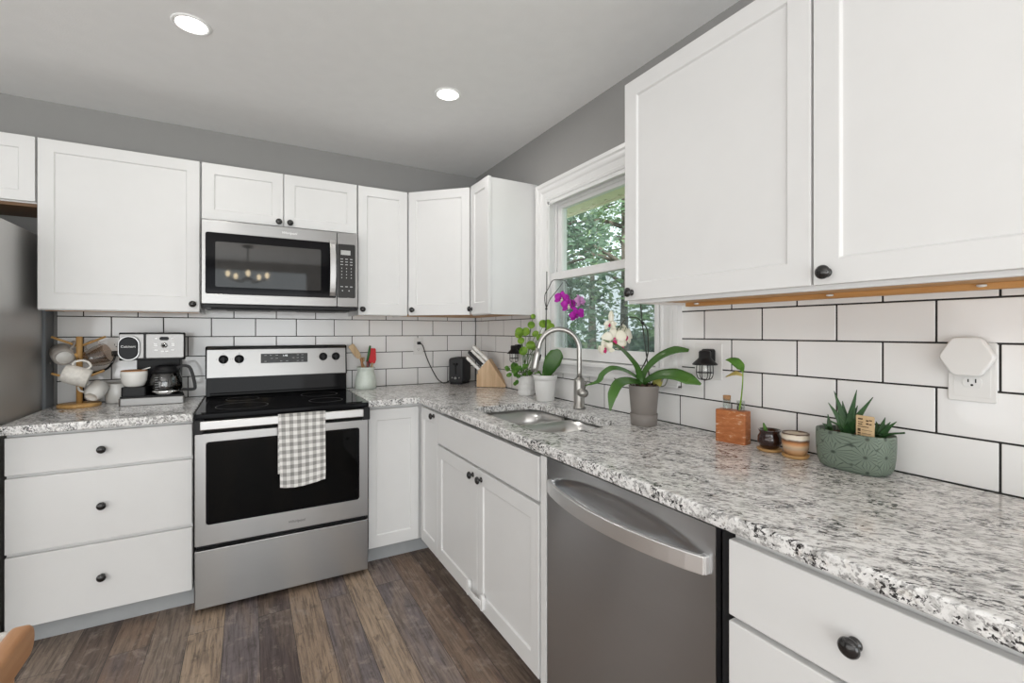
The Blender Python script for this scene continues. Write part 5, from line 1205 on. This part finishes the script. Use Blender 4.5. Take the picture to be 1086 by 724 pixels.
meshobj('stem', MB().tube(cr([(-.088, -2.232, 1.018), (-.088, -2.239, 1.058), (-.088, -2.244, 1.108), (-.088, -2.245, 1.147)], 5), [.003, .0022, .0016], 8), 'pilea', t)
meshobj('root', MB().tube(cr([(-.088, -2.232, 1.036), (-.083, -2.236, 1.026), (-.088, -2.238, 1.018)], 4), .0018, 6).tube(cr([(-.088, -2.232, 1.04), (-.093, -2.230, 1.028), (-.089, -2.228, 1.018)], 4), .0018, 6), 'stalk', t)
meshobj('leaf', MB().leaf([(-.088, -2.245, 1.145), (-.09, -2.240, 1.160), (-.09, -2.222, 1.175), (-.09, -2.200, 1.181), (-.09, -2.183, 1.180)], [.004, .014, .015, .008, .001], (-.8, .2, .5), .12), 'trail', t)
meshobj('dried_leaf', MB().leaf([(-.087, -2.244, 1.132), (-.085, -2.215, 1.137), (-.082, -2.178, 1.122)], [.003, .009, .002], (-.7, .1, .6), .15), 'yellow', t)

# two tiny glazed pots
t = thing('mini_pot', 'tiny dark brown glazed pot with a green sprout on a saucer', 'pot', (-.084, -2.332, .906))
lathe_pot(t, (-.084, -2.332, .906), [(0, 0), (.030, 0), (.034, .003), (.036, .008), (.034, .009), (0, .006)], 'saucer', 'saucer')
lathe_pot(t, (-.084, -2.332, .906), [(0, .008), (.020, .008), (.027, .014), (.034, .030), (.033, .045), (.027, .056), (.031, .063), (.0325, .066), (.029, .066), (.024, .055), (0, .050)], 'brown')
meshobj('soil', MB().lathe([(0, .0545), (.025, .054), (.024, .050), (0, .050)], (-.084, -2.332, .906), n=20), 'soil', t)
meshobj('sprout', MB().tube(cr([(-.084, -2.322, .958), (-.087, -2.319, .975), (-.090, -2.316, .990)], 4), [.005, .0055, .002], 10), 'trail', t)
t = thing('mini_pot', 'tiny cream and brown striped pot on a saucer', 'pot', (-.092, -2.415, .906))
lathe_pot(t, (-.092, -2.415, .906), [(0, 0), (.030, 0), (.035, .004), (.036, .010), (.033, .011), (0, .006)], 'saucer', 'saucer')
o_ = lathe_pot(t, (-.092, -2.415, .906), [(0, .008), (.022, .008), (.029, .014), (.034, .030), (.0355, .048), (.0365, .068), (.0355, .073), (.032, .073), (.031, .050), (0, .046)], 'stripe')
meshobj('soil', MB().lathe([(0, .056), (.031, .056), (.031, .05), (0, .05)], (-.092, -2.415, .906), n=20), 'soil', t)

# oval sage planter with aloes
px, py = -.082, -2.564
t = thing('oval_planter', 'sage green oval planter with flower relief and small aloes', 'planter', (px, py, .906))
PR = [(0, .0), (.76, .0), (.88, .006), (.955, .022), (.985, .048), (1.0, .075), (1.0, .100), (.985, .104), (.955, .103), (.93, .085), (0, .080)]
def super_pt(a, f): 
    ca, sa = math.cos(a), math.sin(a); e = .72
    return (px+.050*f*abs(ca)**e*(1 if ca > 0 else -1), py+.090*f*abs(sa)**e*(1 if sa > 0 else -1))
m = MB(); nseg = 72; vs = []; uv = []; fs = []
for i, (f_, z) in enumerate(PR):
    for k in range(nseg+1):
        a = 2*PI*k/nseg; x, y = super_pt(a, f_); vs.append((x, y, .906+z)); uv.append((k/nseg*9.0, (z if i < 7 else .10)/.046))
for i in range(len(PR)-1):
    for k in range(nseg): b = i*(nseg+1)+k; fs.append([b, b+1, b+nseg+2, b+nseg+1])
m.add(vs, fs, True, uv); meshobj('pot', m, 'sage', t)
meshobj('soil', MB().grid(lambda u, v: (*super_pt(2*PI*v, u*.945), .906+.090+.004*math.sin(u*11+v*40)), 6, 40), 'soil', t)
def rosette(cx, cy, tips, w_):
    for i, tp in enumerate(tips):
        b = V((cx, cy, .992)); e = V(tp); mid = b.lerp(e, .5)+V((0, 0, .008)); d = (e-b)
        upv = V((0, 0, 1)) if abs(d.normalized().z) < .75 else V((-1, -.3, .3))
        meshobj('leaf', MB().leaf([b, b.lerp(e, .25)+V((0, 0, .006)), mid, e], [w_*.9, w_, w_*.62, .0006], upv, .45, 5, .0022), 'aloe', t)
rosette(-.080, -2.548, [(-.085, -2.516, 1.112), (-.080, -2.569, 1.120), (-.070, -2.602, 1.104), (-.095, -2.506, 1.079), (-.075, -2.532, 1.085), (-.10, -2.514, 1.030), (-.11, -2.56, 1.035), (-.10, -2.580, 1.05), (-.06, -2.52, 1.05), (-.085, -2.556, 1.065), (-.055, -2.56, 1.075)], .011)
rosette(-.075, -2.618, [(-.080, -2.657, 1.050), (-.085, -2.676, 1.026), (-.075, -2.631, 1.056), (-.07, -2.64, 1.045), (-.06, -2.605, 1.04), (-.11, -2.635, 1.015)], .009)
rosette(-.085, -2.506, [(-.085, -2.500, 1.045), (-.09, -2.488, 1.018), (-.11, -2.515, 1.015)], .007)
t = thing('plant_tag', 'square wooden plant tag with dark printing stuck among the aloes', 'plant tag', (-.105, -2.60, .99))
dY = V((-.10, -.99, 0)).normalized(); 
def tg(u, v, d): q = V((-.104, -2.579, 0))+dY*u; return (q.x-d, q.y, .998+v)
meshobj('board', MB().prism(rrect(0, .043, 0, .060, .002, 2), lambda p, d: tg(p[0], p[1], d), 0, .0025), 'tag', t)
meshobj('pick', MB().prism([(.019, -.030), (.024, -.030), (.024, .002), (.019, .002)], lambda p, d: tg(p[0], p[1], d), 0, .0025), 'tag', t)
ik = MB()
for u0, u1, v0, v1 in ((.005, .016, .049, .053), (.005, .017, .042, .044), (.005, .015, .036, .039), (.024, .030, .046, .050), (.031, .038, .048, .051), (.024, .030, .038, .042), (.031, .037, .038, .041), (.004, .030, .0305, .0325), (.004, .011, .0185, .0265), (.004, .011, .0125, .0165), (.004, .011, .003, .010), (.014, .038, .0225, .0235), (.014, .036, .014, .015), (.014, .038, .0075, .0085)):
    ik.prism([(u0, v0), (u1, v0), (u1, v1), (u0, v1)], lambda p, d: tg(p[0], p[1], d), .0024, .0030)
meshobj('print', ik, 'ink', t)

# ------------------------------------------------------------------ seat at the lower left
t = thing('chair', 'tan wooden chair with white marbled cushion, cut off by the lower frame corner', 'chair', (-2.05, -2.3, 0))
meshobj('side_rail', MB().prism(rrect(-2.75, -1.982, .672, .732, .028, 6), lambda p, d: (d, p[0], p[1]), -1.876, -1.846, True), 'oak', t, bev=.008, seg=3)
meshobj('side_rail', MB().prism(rrect(-2.75, -1.968, .665, .722, .026, 6), lambda p, d: (d, p[0], p[1]), -2.40, -2.368, True), 'oak', t, bev=.008, seg=3)
meshobj('cushion', MB().grid(lambda u, v: (-2.366+.488*u, -2.74+.785*v, .706+.040*(1-abs(2*u-1)**6)*(1-abs(2*v-1)**8)), 24, 30), 'cushion', t).modifiers.new('pad', 'SOLIDIFY').thickness = .06
for x in (-1.872, -2.384):
    for y in (-2.05, -2.68): meshobj('leg', MB().tube([(x, y, 0), (x, y, .67)], [.014, .017], 12), 'oak', t)
